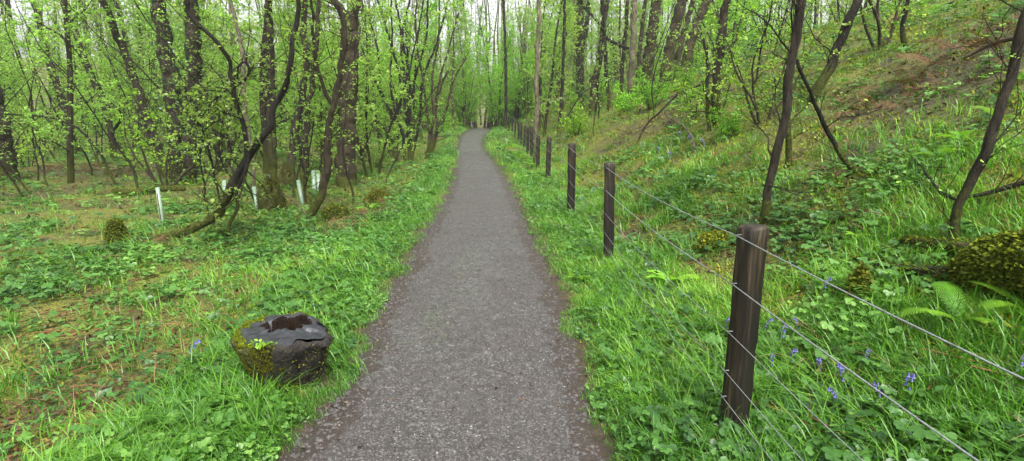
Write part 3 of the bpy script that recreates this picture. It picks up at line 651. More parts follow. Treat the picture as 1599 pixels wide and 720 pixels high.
def hero(label, stems, cat='tree', name='tree', bark='bark', leafm='leaf', seed=1, up=5.0, pr_=None, side=9, low=(.35, 1.1), ivy=0, ivy_size=.055, moss=(1.2, .5, .0), crown=True, base=None, leafd=30, leaf=.06, ydrift=.0, upcnt=12, group=None, flare=1.8, ivyr=.05):
    """stems: lists of (px, py, radius in photo pixels); the first stem starts on the ground and fixes the distance"""
    rng = random.Random(seed)
    b = G(*(base or stems[0][0][:2]))
    if b.y > 38 and stems[0][0][0] > 850: q_ = P(stems[0][0][0], stems[0][0][1], 27); b = Vector((q_.x, 27, gz(q_.x, 27)))
    Y = b.y
    if Y < 7.5: leaf = .034; leafd = 14
    tb = TB(seed, b); root = empty(name, b, label, cat, group)
    mf = mossf(b.z, moss[0], moss[1], moss[2])
    p_ = pr_ or pr(leafd=leafd, leaf=leaf); p_ = dict(p_); p_['mossf'] = mf
    for si, st in enumerate(stems):
        dy = 0 if si == 0 else rng.uniform(-.15, .15) * 0.5
        sc_ = lambda px, py: Y * 1.0 / (FPX * ray(px, py)[1])
        pts = []; rad = []
        for i, s in enumerate(st):
            q = P(s[0], s[1], Y + (dy if i else 0) + ydrift * i); pts.append(q); rad.append(s[2] * sc_(s[0], s[1]) * (.60 if seed in (2, 9) else .76))
        gzb = gz(pts[0].x, pts[0].y)
        onground = si == 0 or abs(pts[0].z - gzb) < .35
        if onground:
            d = (pts[0] - pts[1]).normalized(); pts.insert(0, Vector((pts[0].x + d.x * .2, pts[0].y, min(gzb, pts[0].z) - .25))); rad.insert(0, rad[0] * flare)
        pts, rad = smooth_pts(pts, rad, rng=rng, jit=.004 + .02 * max(rad), step=.09)
        top = st[-1][1] <= 12
        a1, a2, a3 = rng.uniform(0, 6), rng.uniform(0, 6), rng.uniform(0, 6); wb = (.30 if max(rad) < .06 else .16) * min(max(rad), .12) + .006
        for i_, q in enumerate(pts):
            e_ = min(1, i_ / 8, (len(pts) - 1 - i_) / 4 if not top else 1); s_ = i_ * .09
            q.x += e_ * wb * (math.sin(s_ * 5.1 + a1) * .5 + math.sin(s_ * 12.7 + a2) * .5); q.y += e_ * wb * math.sin(s_ * 6.3 + a3)
        tb.tube(pts, rad, 16 if max(rad) > .07 else 9, mf, .12)
        nseg = len(pts) - 1
        if side: tb.dress(pts, rad, 1.0, 0, 2, pr(**{**p_, 'cnt': [int(side * 2.2), 4, 2, 0], 't0': [.2, .15, .2, 0], 'len': [(low[0], low[1] * 1.5), (.25, .65), (.15, .35)], 'wig': [.05, .2, .24, .28], 'leafd': p_['leafd'] * .42}))
        if ivy: tb.ivy(pts, rad, ivy, ivy_size, spread=ivyr)
        if top and up > 0:
            d = (pts[-1] - pts[-3]).normalized(); d = (d + Vector((0, 0, .8))).normalized()
            tb.branch(pts[-1] - d * .05, d, up, rad[-1] * .96, 0, 3, pr(**{**p_, 'cnt': [upcnt, 5, 3, 0], 't0': [.08, .15, .2, 0], 'len': [(.8, 2.0), (.35, .8), (.2, .4)]}))
    me = tb.wood(); link('trunk', me, root, M[bark]); me.materials.clear(); me.materials.append(M[bark])
    if crown and tb.L: link('crown', tb.leaves('crown'), root, M[leafm])
    if tb.I:
        o = link('ivy', tb.leaves('ivy', 'I', .2), root, M['ivy']); o['kind'] = 'stuff'
    return root

T_ = hero
T_('thick dark trunk with ivy cut by the left edge of the view', [[(8, 283, 24), (4, 240, 20), (-4, 190, 18), (-22, 100, 11), (-40, 0, 10)]], seed=1, ivy=60, side=5)
T_('crooked mossy hazel lying low then rising in dark bent stems', [
    [(238, 376, 8), (285, 362, 11), (330, 342, 12), (352, 315, 12), (368, 282, 12), (384, 248, 10), (405, 222, 9), (425, 195, 8), (428, 165, 8), (448, 128, 7), (455, 85, 6.5), (462, 40, 6), (466, 0, 5.5)],
    [(384, 248, 7), (383, 215, 6), (377, 185, 5.5), (370, 160, 5.5), (366, 133, 6), (358, 118, 5), (359, 96, 5), (345, 75, 5), (322, 48, 5), (302, 30, 5.5), (292, 15, 5.5), (294, 0, 5)],
    [(366, 133, 3.5), (380, 126, 3.5), (390, 111, 3.3), (383, 97, 3), (373, 104, 2.5), (371, 124, 2.3)],
    [(366, 135, 3), (350, 142, 2.5), (338, 153, 2.2), (327, 166, 1.8)],
    [(392, 240, 4), (382, 268, 5), (370, 300, 4.5), (372, 325, 4), (360, 345, 4.5), (356, 368, 5)],
    [(345, 322, 3), (338, 290, 2.8), (330, 250, 2.6), (316, 205, 2.5), (303, 185, 2), (270, 160, 1.6)],
    [(368, 285, 2.5), (350, 262, 2), (342, 235, 1.8), (345, 200, 1.6), (352, 170, 1.2)]],
    bark='bark_black', seed=2, moss=(1.0, .62, 0), up=3.5, side=7, low=(.3, .8), base=(300, 372))
T_('slim tan stem rising straight through the bent black hazel', [[(396, 300, 4), (394, 240, 4), (387, 200, 4), (381, 150, 4.5), (380, 100, 4.5), (374, 55, 4), (362, 12, 3.5)]], bark='bark_pale', seed=3, up=3, side=6, moss=(.8, .3, 0))
T_('big ivy-clad double trunk standing beyond the pale planting tubes', [
    [(283, 288, 20), (278, 240, 17), (274, 185, 16), (265, 120, 15), (256, 60, 14), (246, 0, 13)],
    [(292, 286, 18), (298, 220, 16), (301, 150, 15), (302, 80, 14), (299, 0, 13)]], seed=4, ivy=150, ivy_size=.075, side=9, moss=(1.0, .4, 0), ivyr=.09)
T_('leaning trunk with ivy left of the big double trunk', [[(262, 278, 9), (246, 230, 8), (228, 180, 8), (212, 130, 7.5), (195, 85, 7), (175, 35, 6.5), (160, 0, 6)]], seed=5, ivy=45, side=8)
T_('straight dark trunk behind the tall mossy root mound', [[(427, 285, 9), (424, 200, 8), (423, 100, 7.5), (420, 8, 7)]], seed=6, side=8, moss=(2.0, .45, 0))
T_('pair of dark stems with thick mossy bases between two straight trunks', [
    [(458, 292, 10), (455, 255, 8), (462, 200, 8), (472, 150, 7), (478, 90, 7), (474, 40, 6), (476, 5, 5)],
    [(474, 280, 7), (478, 200, 6), (488, 120, 5), (495, 50, 5), (498, 0, 4)]], seed=7, side=8, moss=(1.0, .7, 0))
T_('stoutest straight trunk with reddish bark forking at the top', [
    [(541, 292, 21), (541, 240, 19), (542, 180, 18.5), (545, 110, 18), (546, 45, 18), (545, 22, 17)],
    [(543, 40, 8), (533, 15, 7), (522, 0, 6)], [(547, 35, 8), (556, 15, 7), (563, 0, 6)]], bark='bark_brown', seed=8, side=8, moss=(.7, .45, 0), up=5)
T_('curving thin trunk with mossy foot in front of the stoutest trunk', [
    [(482, 345, 11), (500, 308, 10.5), (510, 270, 9.5), (512, 220, 9), (518, 175, 8), (530, 120, 7.5), (539, 60, 7), (532, 25, 7), (521, 0, 6)],
    [(520, 165, 5), (505, 140, 5), (497, 110, 4.5), (491, 70, 4), (486, 10, 3.5)]], bark='bark_brown', seed=9, side=7, moss=(.9, .62, 0), up=4)
# multi-stem shrubs left of the far path
def fan(bx, by, tops, r, seed):
    rng = random.Random(seed); out = []
    for i, (tx, ty) in enumerate(tops):
        b0 = (bx + rng.uniform(-7, 7), by + rng.uniform(-2, 2)); pts = [(b0[0], b0[1], r)]
        for k in (1, 2, 3, 4):
            f = k / 4; pts.append((b0[0] + (tx - b0[0]) * f ** 1.3 + (rng.uniform(-7, 7) if k < 4 else 0), b0[1] + (ty - b0[1]) * f, r * (1 - .45 * f)))
        out.append(pts)
    return out
T_('many-stemmed hazel fanning up left of the far path bend', fan(638, 252, [(590, 0), (618, 0), (632, 30), (668, 0), (700, 0), (560, 60)], 3.2, 5), name='hazel_tree', seed=10, bark='bark_black', side=6, up=2.5, upcnt=7, leafd=26)
T_('hazel clump of thin wavy stems nearest the grassy left verge', fan(668, 246, [(650, 0), (686, 0), (716, 20), (728, 90), (700, 110)], 2.8, 6), name='hazel_tree', seed=11, bark='bark_brown', side=6, up=2.5, upcnt=7, leafd=26)
T_('small forked hazel standing between the stoutest trunk and the clumps', fan(622, 256, [(575, 20), (610, 0), (640, 0), (548, 120)], 3.0, 7), name='hazel_tree', seed=12, bark='bark_black', side=7, up=2.2, upcnt=6, leafd=28)
T_('thin dark sapling arching over the mossy glade on the left', [[(182, 292, 2.6), (165, 255, 2.4), (146, 226, 2.2), (120, 200, 2), (80, 184, 1.8), (35, 180, 1.6), (-30, 176, 1.4)]], name='sapling', seed=13, bark='bark_black', side=6, up=0, low=(.3, .7))
T_('bent sapling with crooked stem left of the leaning ivy trunk', [[(212, 268, 3.5), (193, 240, 3), (176, 212, 3), (188, 180, 2.6), (165, 150, 2.5), (132, 95, 2.4), (100, 60, 2.2), (60, 35, 2)]], name='sapling', seed=14, bark='bark_black', side=9, up=0, low=(.4, 1.0))
T_('leaning trunk far left with hooked side branch', [[(122, 240, 6), (108, 190, 6), (88, 130, 6), (70, 72, 5.5), (60, 30, 5), (50, 0, 5)], [(70, 75, 3), (52, 76, 2.5), (44, 62, 2.2), (46, 40, 1.6)]], seed=15, side=8)
T_('slanting trunk in the left wood between leaning neighbours', [[(180, 252, 6), (165, 170, 6), (135, 100, 6), (118, 50, 5.5), (95, 0, 5)]], seed=16, side=8, ivy=12)
T_('thin upright dark rod of a tree beside the curving trunk', [[(478, 318, 2.2), (473, 260, 2), (466, 200, 2), (476, 150, 1.8)], [(476, 300, 1.8), (483, 240, 1.6), (490, 190, 1.4)]], name='sapling', seed=17, bark='bark_black', side=5, up=0)
# right side
T_('slim pale-barked tree rising from the fence line', [[(837, 258, 5), (836, 220, 4.6), (838, 170, 4.6), (838, 110, 4.3), (841, 50, 4), (842, 0, 4)]], bark='bark_pale', seed=20, side=9, moss=(1.6, .45, 0))
T_('thin dark upright tree by the far fence posts', [[(789, 204, 3), (790, 140, 3), (789, 70, 2.6), (786, 0, 2.4)]], bark='bark_black', seed=21, side=8)
T_('slender tree bending toward the path past the far fence', [[(809, 185, 3.5), (803, 140, 3.5), (798, 90, 3.2), (788, 45, 3), (784, 5, 2.8)]], bark='bark_brown', seed=22, side=8)
T_('thin black tree just behind the fence on the right', [[(871, 214, 3.2), (876, 165, 3.2), (879, 110, 3), (881, 50, 3), (882, 0, 2.8)]], bark='bark_black', seed=23, side=8)
T_('ivy-covered trunk at the foot of the bank beyond the fence', [[(906, 172, 8), (906, 120, 8), (906, 60, 7.5), (906, 0, 7)], [(906, 90, 5), (916, 40, 4.5), (919, 0, 4)]], seed=24, ivy=130, ivy_size=.09, ivyr=.12, side=9)
T_('dark trunk leaning left among the bank-top group', [[(928, 128, 6), (938, 85, 6), (942, 40, 5.5), (948, 0, 5)]], seed=25, side=7)
T_('wavy thin trunk with a long hooked bough at the bank top', [[(952, 172, 4), (948, 130, 4), (945, 80, 4), (940, 0, 3.6)], [(982, 76, 3), (962, 68, 3), (948, 60, 3), (938, 40, 2.6), (925, 25, 2.2), (912, 12, 1.8)]], bark='bark_black', seed=26, side=7)
T_('speckled pale birch trunk in the middle of the bank-top group', [[(984, 156, 7), (986, 110, 6.5), (989, 60, 6), (990, 0, 6)]], bark='bark_pale', seed=27, side=7, name='birch_tree')
T_('dark slim trunk close left of the speckled birch', [[(968, 160, 4.2), (972, 100, 4), (977, 50, 4), (980, 0, 3.6)]], seed=28, side=7)
T_('dark slim trunk close right of the speckled birch', [[(996, 150, 4.4), (998, 90, 4), (1004, 30, 4), (1008, 0, 3.6)]], seed=29, side=7)
T_('broad brown trunk at the bank top right of the birch', [[(1009, 140, 12), (1013, 95, 11), (1020, 40, 10.5), (1025, 0, 10)]], bark='bark_brown', seed=30, side=7, moss=(3, .3, 0))
T_('broad trunk leaning right on the bank top', [[(1036, 142, 12), (1042, 95, 11), (1054, 45, 10.5), (1066, 0, 10)]], bark='bark_brown', seed=31, side=7, moss=(3, .35, 0), ivy=25)
T_('narrow leaning trunk squeezed between two broad leaning trunks', [[(1054, 130, 6), (1061, 80, 6), (1073, 35, 5.5), (1082, 0, 5)]], bark='bark_brown', seed=32, side=6)
T_('rightmost leaning brown trunk of the bank-top group', [[(1067, 122, 10), (1076, 75, 9.5), (1090, 35, 9), (1104, 0, 9)]], bark='bark_brown', seed=33, side=7, moss=(3, .35, 0))
T_('dark trunk with shaggy mossy foot halfway up the bank', [[(1121, 199, 12), (1118, 170, 9), (1119, 120, 8), (1127, 60, 8), (1134, 0, 7.5)], [(1108, 196, 4), (1103, 150, 3.5), (1106, 100, 3), (1098, 60, 2.5)]], seed=34, side=6, moss=(1.0, .75, 0), ivy=8)
T_('dark slender trunk rising directly behind the nearest fence post', [[(1191, 356, 9), (1199, 300, 8), (1211, 240, 8), (1226, 190, 8), (1231, 120, 8.5), (1243, 60, 8), (1254, 0, 7.5)], [(1229, 110, 4), (1237, 70, 3.6), (1243, 20, 3.4), (1246, 0, 3)]], seed=35, side=4, moss=(.35, .8, 0), up=4, low=(.3, .6))
T_('short mossy-barked stem close behind the slender trunk', [[(1229, 262, 7), (1232, 220, 6), (1231, 180, 5), (1236, 120, 4), (1228, 90, 3)]], seed=36, side=4, up=0, moss=(2, .5, .1), low=(.3, .6))
T_('trunk leaning right with yellow mossy foot up the bank', [[(1270, 160, 11), (1278, 138, 10), (1297, 100, 9), (1318, 50, 9), (1339, 0, 8.5)]], bark='bark_black', seed=37, side=4, moss=(.8, .75, 0), up=5)
T_('dead thin pole leaning left onto the slender dark trunk', [[(1340, 272, 7), (1318, 248, 5), (1296, 212, 4.5), (1278, 175, 4), (1258, 130, 3.6), (1244, 92, 3)]], name='dead_tree', bark='bark_black', seed=38, side=4, up=0, moss=(.5, .6, 0), low=(.2, .5), leafd=2)
T_('dark leaning trunk near the right edge above the mossy log', [[(1488, 392, 9), (1495, 345, 9), (1508, 298, 9), (1530, 240, 9), (1556, 180, 9), (1578, 125, 9), (1598, 60, 9), (1618, 0, 8)]], seed=39, side=3, moss=(.6, .5, 0), up=4, low=(.2, .6))
T_('small dark snag standing high on the bank', [[(1417, 80, 5), (1409, 60, 5), (1408, 42, 4.5), (1414, 25, 4), (1419, 4, 3.5)]], name='dead_tree', bark='bark_black', seed=40, side=3, up=1.2, upcnt=5, moss=(.5, .6, 0), low=(.3, .6))

# ------------------------------------------------------------------ woodland trees, one object each
def template(seed, H, r0, kind):
    tb = TB(seed); g = tb.rng
    if kind == 'slim': p_ = pr(cnt=[28, 5, 3, 0], t0=[.08, .15, .2, 0], len=[(1.0, 2.4), (.5, 1.0), (.3, .6)], leafd=38, leaf=.07, wig=[.035, .12, .16, .2], seg=[.5, .3, .2, .15], k=[7, 4, 3, 3])
    else: p_ = pr(cnt=[26, 6, 3, 0], t0=[.08, .15, .2, 0], len=[(1.2, 3.0), (.6, 1.1), (.3, .6)], leafd=36, leaf=.07, wig=[.06, .14, .16, .2], seg=[.45, .3, .2, .15], k=[8, 4, 3, 3])
    n = 1 if kind != 'multi' else 4
    for i in range(n):
        a = g.uniform(0, 6.28); d = Vector((math.cos(a) * .22, math.sin(a) * .22, 1)) if n > 1 else Vector((g.gauss(0, .05), g.gauss(0, .05), 1))
        q = dict(p_); q['mossf'] = mossf(0, 1.8, .45)
        if n > 1: q['cnt'] = [10, 5, 3, 0]
        tb.branch(Vector((math.cos(a) * .12 * (n > 1), math.sin(a) * .12 * (n > 1), -.3)), d, H * (1 if n == 1 else g.uniform(.6, .85)), r0 * (1 if n == 1 else .55), 0, 3, q)
    return tb
TPL = []
for i, (H, r0, kind, bk, lf) in enumerate([(12, .09, 'slim', 'bark', 'leaf'), (13, .14, 'full', 'bark_brown', 'leaf'), (10, .07, 'slim', 'bark_black', 'leaf_bright'), (14, .17, 'full', 'bark', 'leaf'), (9, .09, 'multi', 'bark_black', 'leaf'), (11, .10, 'slim', 'bark_pale', 'leaf'), (8, .10, 'multi', 'bark_brown', 'leaf_bright')]):
    tb = template(100 + i, H, r0, kind); w = tb.wood(); w.materials.append(M[bk]); lv = tb.leaves(); lv.materials.append(M[lf]); TPL.append((w, lv, H))
rt = random.Random(77)
def put_tree(x, y, k, s, label, group, cat='tree', name='woodland_tree'):
    w, lv, H = TPL[k]; r = empty(name, (x, y, gz(x, y)), label, cat, group, rt.uniform(0, 6.28)); r.scale = (s, s, s * rt.uniform(.9, 1.15))
    r.rotation_euler.x = rt.gauss(0, .05); r.rotation_euler.y = rt.gauss(0, .05)
    link('trunk', w, r); link('crown', lv, r); return r
placed = []
def spaced(x, y, d):
    for a, b in placed:
        if (a - x) ** 2 + (b - y) ** 2 < d * d: return False
    placed.append((x, y)); return True
heroes = [o for o in col.objects if o.type == 'EMPTY' and o.get('category') in ('tree',)]
for o in heroes: placed.append((o.location.x, o.location.y))
cnt = 0; tries = 0; cap = {'L': 88, 'R': 50, 'F': 90}; got = {'L': 0, 'R': 0, 'F': 0}
while tries < 9000:
    tries += 1
    r = math.sqrt(rt.uniform(13 ** 2, 58 ** 2)); th = math.radians(rt.uniform(-58, 52)); x, y = math.sin(th) * r, math.cos(th) * r
    if tries < 240: x, y = rt.uniform(-9, 6), rt.uniform(46, 60)
    if y < 9: continue
    u = x - float(cx(y)); f = x - float(fx(y))
    if y > 45.5 and abs(x) < 16:
        if abs(u) < 1.2: continue
    elif -1.8 < u < 0 or 0 <= u and f < .5: continue
    if y > 45.5: z = 'F' if abs(x) < 22 else ('L' if x < 0 else 'R')
    else: z = 'L' if u < 0 else 'R'
    if z == 'L' and y < 16 and x > -14: continue
    if z == 'R' and (y < 27 or (x > 13 and y < 30)): continue
    if z == 'R' and y < 34 and x > 10 and rt.random() < .6: continue
    if got[z] >= cap[z] or not spaced(x, y, 1.3 if z == 'F' else 1.7): continue
    got[z] += 1
    k = rt.choice([4, 6, 2, 0, 6]) if z == 'F' else rt.choice([0, 0, 1, 2, 3, 4, 4, 5, 6]) if z == 'L' else rt.choice([0, 0, 1, 2, 2, 5, 5, 6])
    lab = {'L': ('green-leaved tree in the crowded wood left of the path, behind the dark nearer trunks', 'trees of the wood left of the path'),
           'R': ('thin leafy tree on the bank beyond the bank-top group right of the fence', 'trees on the far part of the bank'),
           'F': ('slim tree in the woodland closing the view past the path bend', 'trees past the path bend')}[z]
    put_tree(x, y, k, rt.uniform(.75, 1.15), *lab)

# thin crooked saplings between the nearer trunks
WH = []
for i in range(4):
    tb = TB(400 + i); g = tb.rng
    tb.branch(Vector((0, 0, -.2)), Vector((g.gauss(0, .12), g.gauss(0, .12), 1)), g.uniform(4.5, 7), g.uniform(.018, .034), 0, 3, pr(cnt=[13, 4, 2, 0], t0=[.12, .15, .2, 0], len=[(.5, 1.5), (.25, .7), (.15, .35)], leafd=11, leaf=.055, wig=[.11, .2, .22, .2], seg=[.22, .14, .12, .1], k=[6, 4, 3, 3], mossf=mossf(0, 1.0, .4)))
    w = tb.wood(); w.materials.append(M['bark_black']); lv = tb.leaves(); lv.materials.append(M['leaf']); WH.append((w, lv))
nA = nB = 0; tries = 0
while tries < 3000 and (nA < 42 or nB < 16):
    tries += 1; x, y = rt.uniform(-19, 14), rt.uniform(9.5, 24); u = x - float(cx(y)); f = x - float(fx(y))
    if u < 0:
        if nA >= 42 or u > -2.4 or (y < 12 and x > -9 and rt.random() < .6) or not spaced(x, y, .7): continue
        nA += 1; lab = ('thin crooked leafy sapling standing among the dark trunks of the left glade', 'thin saplings among the left trunks')
    else:
        if nB >= 16 or f < 1.2 or y < 13 or not spaced(x, y, .8): continue
        nB += 1; lab = ('thin crooked sapling on the lower bank between fence and bank-top group', 'thin saplings on the lower bank')
    w, lv = rt.choice(WH); r = empty('sapling', (x, y, gz(x, y)), lab[0], 'sapling', lab[1], rt.uniform(0, 6.28)); r.scale = (1, 1, rt.uniform(.7, 1.15)); r.rotation_euler.x = rt.gauss(0, .12); r.rotation_euler.y = rt.gauss(0, .12)
    link('trunk', w, r); link('crown', lv, r)

# leafy shrubs
def shrub_tpl(seed, H, n, leaf, leafd, m):
    tb = TB(seed); g = tb.rng
    for i in range(n):
        a = g.uniform(0, 6.28); d = Vector((math.cos(a) * .45, math.sin(a) * .45, 1))
        tb.branch(Vector((math.cos(a) * .06, math.sin(a) * .06, -.1)), d, H * g.uniform(.6, 1.1), .014 * H, 0, 2, pr(cnt=[9, 4, 0, 0], t0=[.15, .15, .2, 0], len=[(.35 * H * .6, .6 * H * .6), (.15, .4), (.1, .2)], leaf_lvl=1, leafd=leafd, leaf=leaf, seg=[.2, .12, .1, .1], wig=[.1, .12, .1, .1], trop=[.02, .0, 0, 0], k=[5, 4, 3, 3], r=[.010, .009, .009]))
    w = tb.wood('stem'); w.materials.append(M['bark_brown']); lv = tb.leaves('foliage'); lv.materials.append(M[m]); return w, lv
SH = [shrub_tpl(300, 2.0, 5, .065, 20, 'leaf_bright'), shrub_tpl(301, 2.6, 5, .06, 16, 'leaf_bright'), shrub_tpl(302, 1.3, 5, .06, 22, 'leaf'), shrub_tpl(303, 1.0, 6, .055, 24, 'leaf_bright')]
def put_shrub(x, y, k, s, label, group=None, name='shrub'):
    w, lv = SH[k]; r = empty(name, (x, y, gz(x, y)), label, 'shrub', group, rt.uniform(0, 6.28)); r.scale = (s, s, s); link('stem', w, r); link('foliage', lv, r); return r
for (px, py, Y, k, s, lab) in [
    (1190, 195, None, 1, .8, 'bright green leafy hazel spreading from the shaggy-footed trunk'),
    (1085, 185, None, 0, .7, 'bright leafy bush left of the shaggy-footed trunk'),
    (1135, 215, None, 3, .6, 'knee-high leafy bush at the shaggy trunk foot'),
    (1375, 75, None, 1, 1.1, 'feathery light green bush high on the bank below the skyline'),
    (1020, 168, None, 3, 1.3, 'round bush under the broad brown trunk on the bank'),
    (980, 175, None, 3, 1.1, 'bush below the speckled birch'),
    (930, 165, None, 0, 1.0, 'bright bush right of the ivy-covered bank-foot trunk'),
    (885, 190, None, 0, .9, 'bright bush between the thin black tree and the ivy-covered trunk'),
    (850, 195, None, 1, .8, 'tall light bush behind the slim pale fence-line tree'),
    (815, 180, None, 1, .9, 'light bush spilling over the far fence posts'),
    (585, 262, None, 2, .9, 'low twiggy bush at the foot of the stoutest trunk'),
    (712, 205, None, 0, .8, 'light bush above the left verge where the path bends')]:
    b = G(px, py); put_shrub(b.x, b.y, k, s, lab)
tries = nF = 0
while nF < 26 and tries < 400:
    tries += 1; x, y = rt.uniform(-9, 6), rt.uniform(46.5, 58)
    if abs(x - float(cx(y))) < 1.4 or not spaced(x, y, .9): continue
    nF += 1; put_shrub(x, y, rt.choice([0, 1, 1, 3]), rt.uniform(1.1, 1.7), 'light green shrub in the thicket closing the view beyond the path bend', 'shrubs past the path bend')
nL = nR = 0; tries = 0
while tries < 4000 and (nL < 52 or nR < 34):
    tries += 1
    r = math.sqrt(rt.uniform(12 ** 2, 50 ** 2)); th = math.radians(rt.uniform(-54, 46)); x, y = math.sin(th) * r, math.cos(th) * r
    u = x - float(cx(y)); f = x - float(fx(y))
    if -2.2 < u < 0 or 0 <= u and f < .9: continue
    if u < 0:
        if nL >= 52 or (y < 15 and x > -13): continue
        if not spaced(x, y, 1.0): continue
        nL += 1; put_shrub(x, y, rt.choice([0, 1, 2, 1]), rt.uniform(.8, 1.4), 'light green understorey shrub among the trees left of the path', 'shrubs under the left wood')
    else:
        if nR >= 34 or y < 17 or not spaced(x, y, 1.0): continue
        nR += 1; put_shrub(x, y, rt.choice([0, 1, 3, 0]), rt.uniform(.8, 1.4), 'light green understorey shrub on the bank behind the fence', 'shrubs on the far bank')

# far-off wood that closes the view
def far_wood():
    R = np.random.RandomState(8); tb = TB(500); g = tb.rng
    for i in range(620):
        th = math.radians(g.uniform(-68, 66)); r = g.uniform(60, 84); x, y = math.sin(th) * r, math.cos(th) * r; z = gz(x, y)
        H = g.uniform(12, 19) * (1 if th < .12 else .8); pts = [Vector((x, y, z - .5))]; lean = Vector((g.gauss(0, .06), g.gauss(0, .06), 1))
        for k in range(6): pts.append(pts[-1] + (lean + Vector((g.gauss(0, .06), g.gauss(0, .06), 0))) * H / 6)
        tb.tube(pts, [.17 * (1 - k / 7.5) for k in range(7)], 5)
        for q in range(210):
            t = g.random() ** .75; c = pts[0].lerp(pts[-1], .06 + .94 * t); w = (1.9 - 1.0 * t)
            tb.L.append((c.x + g.gauss(0, w), c.y + g.gauss(0, w), c.z + g.gauss(0, .6), g.uniform(.12, .26)))
    root = link('far_wood', tb.leaves('far_wood'), None, M['leaf']); tag(root, 'far-off wood of pale green trees closing the view', kind='stuff')
    tag(link('far_wood_stems', tb.wood('far_wood_stems'), root, M['bark']), None, kind='stuff')
far_wood()

hz_m = bpy.data.materials.new('damp_air'); hz_m.use_nodes = True; n_ = hz_m.node_tree.nodes; n_.remove(n_['Principled BSDF']); pv = n_.new('ShaderNodeVolumePrincipled'); pv.inputs['Density'].default_value = .0006; pv.inputs['Color'].default_value = (.93, .96, .95, 1)
hz_m.node_tree.links.new(pv.outputs[0], n_['Material Output'].inputs['Volume'])
hv_ = [(x_, y_, z_) for z_ in (-3, 32) for y_ in (-70, 410) for x_ in (-310, 310)]
tag(link('haze', mesh('haze', hv_, [(0, 2, 3, 1), (4, 5, 7, 6), (0, 1, 5, 4), (2, 6, 7, 3), (0, 4, 6, 2), (1, 3, 7, 5)], smooth=False), None, hz_m), 'thin damp air between the trees', kind='stuff')

# ------------------------------------------------------------------ moss mounds, stumps, logs
def blob(name, loc, rx, ry, rz_, seed, label, cat, n=26, m='stump', fuzz=1500, mossa=.8, power=1.0):
    root = empty(name, loc, label, cat); V = []; mo = []; Q = []
    for i in range(n + 1):
        ph = math.pi * (i / n) * .62; 
        for k in range(n * 2):
            a = 2 * math.pi * k / (n * 2); rr = 1 + .8 * (float(fbm(math.cos(a) * 1.6 + 5 + seed, math.sin(a) * 1.6 + ph * 2, seed)) - .5)
            s_ = math.sin(ph) ** power
            V.append((math.cos(a) * rx * s_ * rr, math.sin(a) * ry * s_ * rr, rz_ * (math.cos(ph) + .35) * rr / 1.35 - .03)); mo.append(mossa)
    for i in range(n):
        for k in range(n * 2): Q.append((i * 2 * n + k, (i + 1) * 2 * n + k, (i + 1) * 2 * n + (k + 1) % (2 * n), i * 2 * n + (k + 1) % (2 * n)))
    link('mound', mesh('mound', V, Q, None, {'moss': mo}), root, M[m])
    R = np.random.RandomState(seed); VV = np.array(V); idx = R.randint(0, len(VV), fuzz); L = np.c_[VV[idx] * R.uniform(.96, 1.12, (fuzz, 1)) + R.normal(size=(fuzz, 3)) * .014, R.uniform(.012, .034, fuzz)]
    o = link('moss', leaf_mesh('moss', L, seed, .4), root, M['moss_dark' if rz_ > .35 else 'moss_green']); o['kind'] = 'stuff'; return root
def px_size(b, px): return px * b.y / FPX / ray(799, 300)[1]
for (px, py, wpx, hpx, sd, lab, nm, ct) in [
    (426, 335, 18, 50, 1, 'tall shaggy mossy root mound at the foot of the straight dark trunk', 'mossy_mound', 'moss mound'),
    (185, 380, 12, 33, 2, 'small upright mossy stump alone in the wet glade', 'mossy_stump', 'stump'),
    (524, 340, 18, 20, 3, 'low bright moss hummock between the curving trunk and the path', 'mossy_mound', 'moss mound'),
    (592, 318, 20, 20, 4, 'mossy hummock with dead fronds nearest the left verge', 'mossy_mound', 'moss mound'),
    (1338, 472, 11, 48, 5, 'small mossy stub standing before the fallen branch on the bank', 'mossy_stump', 'stump'),
    (448, 292, 14, 30, 6, 'mossy hump at the foot of the paired dark stems', 'mossy_mound', 'moss mound'),
    (1118, 385, 24, 22, 7, 'dark mossy root hump behind the fence wires', 'mossy_mound', 'moss mound')]:
    b = G(px, py); blob(nm, b, px_size(b, wpx), px_size(b, wpx), px_size(b, hpx), sd, lab, ct, fuzz=6500, power=.8)
def wood_piece(name, label, pix, Yoff, rads, bark, seed, moss, fuzz=0, cat='log', side=0):
    """a fallen limb given by photo points resting on or near the ground"""
    pts = []
    for (px, py, lift) in pix:
        q = G(px, py); q.z += lift + (.05 if cat == 'branch' else 0); pts.append(q)
    rr = [r for r in rads]; tb = TB(seed, pts[0]); root = empty(name, pts[0], label, cat); p2, r2 = smooth_pts(pts, rr, step=.08, jit=.006, rng=tb.rng)
    tb.tube(p2, r2, 14 if max(rr) > .05 else 7, moss, .12)
    if side: tb.dress(p2, r2, 1, 0, 1, pr(cnt=[side, 0, 0, 0], len=[(.12, .4), (.1, .2), (.1, .2)], leafd=0))
    link('wood', tb.wood('wood'), root, M[bark])
    if fuzz:
        g = tb.rng; L = []
        for q in range(fuzz):
            i = g.randrange(len(p2) - 1); c = p2[i].lerp(p2[i + 1], g.random()) - tb.o; a = g.uniform(-1.0, 4.2); rr_ = r2[i] * (1.12 + .12 * g.random() + .22 * float(vnoise((c.x) * 9, a * 1.8, 5))); dv = (p2[i + 1] - p2[i]).normalized(); hv = Vector((-dv.y, dv.x, 0)).normalized(); uv = dv.cross(hv); uv = uv if uv.z > 0 else -uv; c = c + hv * math.cos(a) * rr_ + uv * math.sin(a) * rr_; L.append((c.x + g.gauss(0, .01), c.y, c.z, g.uniform(.014, .034)))
        o = link('moss', leaf_mesh('moss', np.array(L), seed, .4), root, M['moss_green']); o['kind'] = 'stuff'
    return root
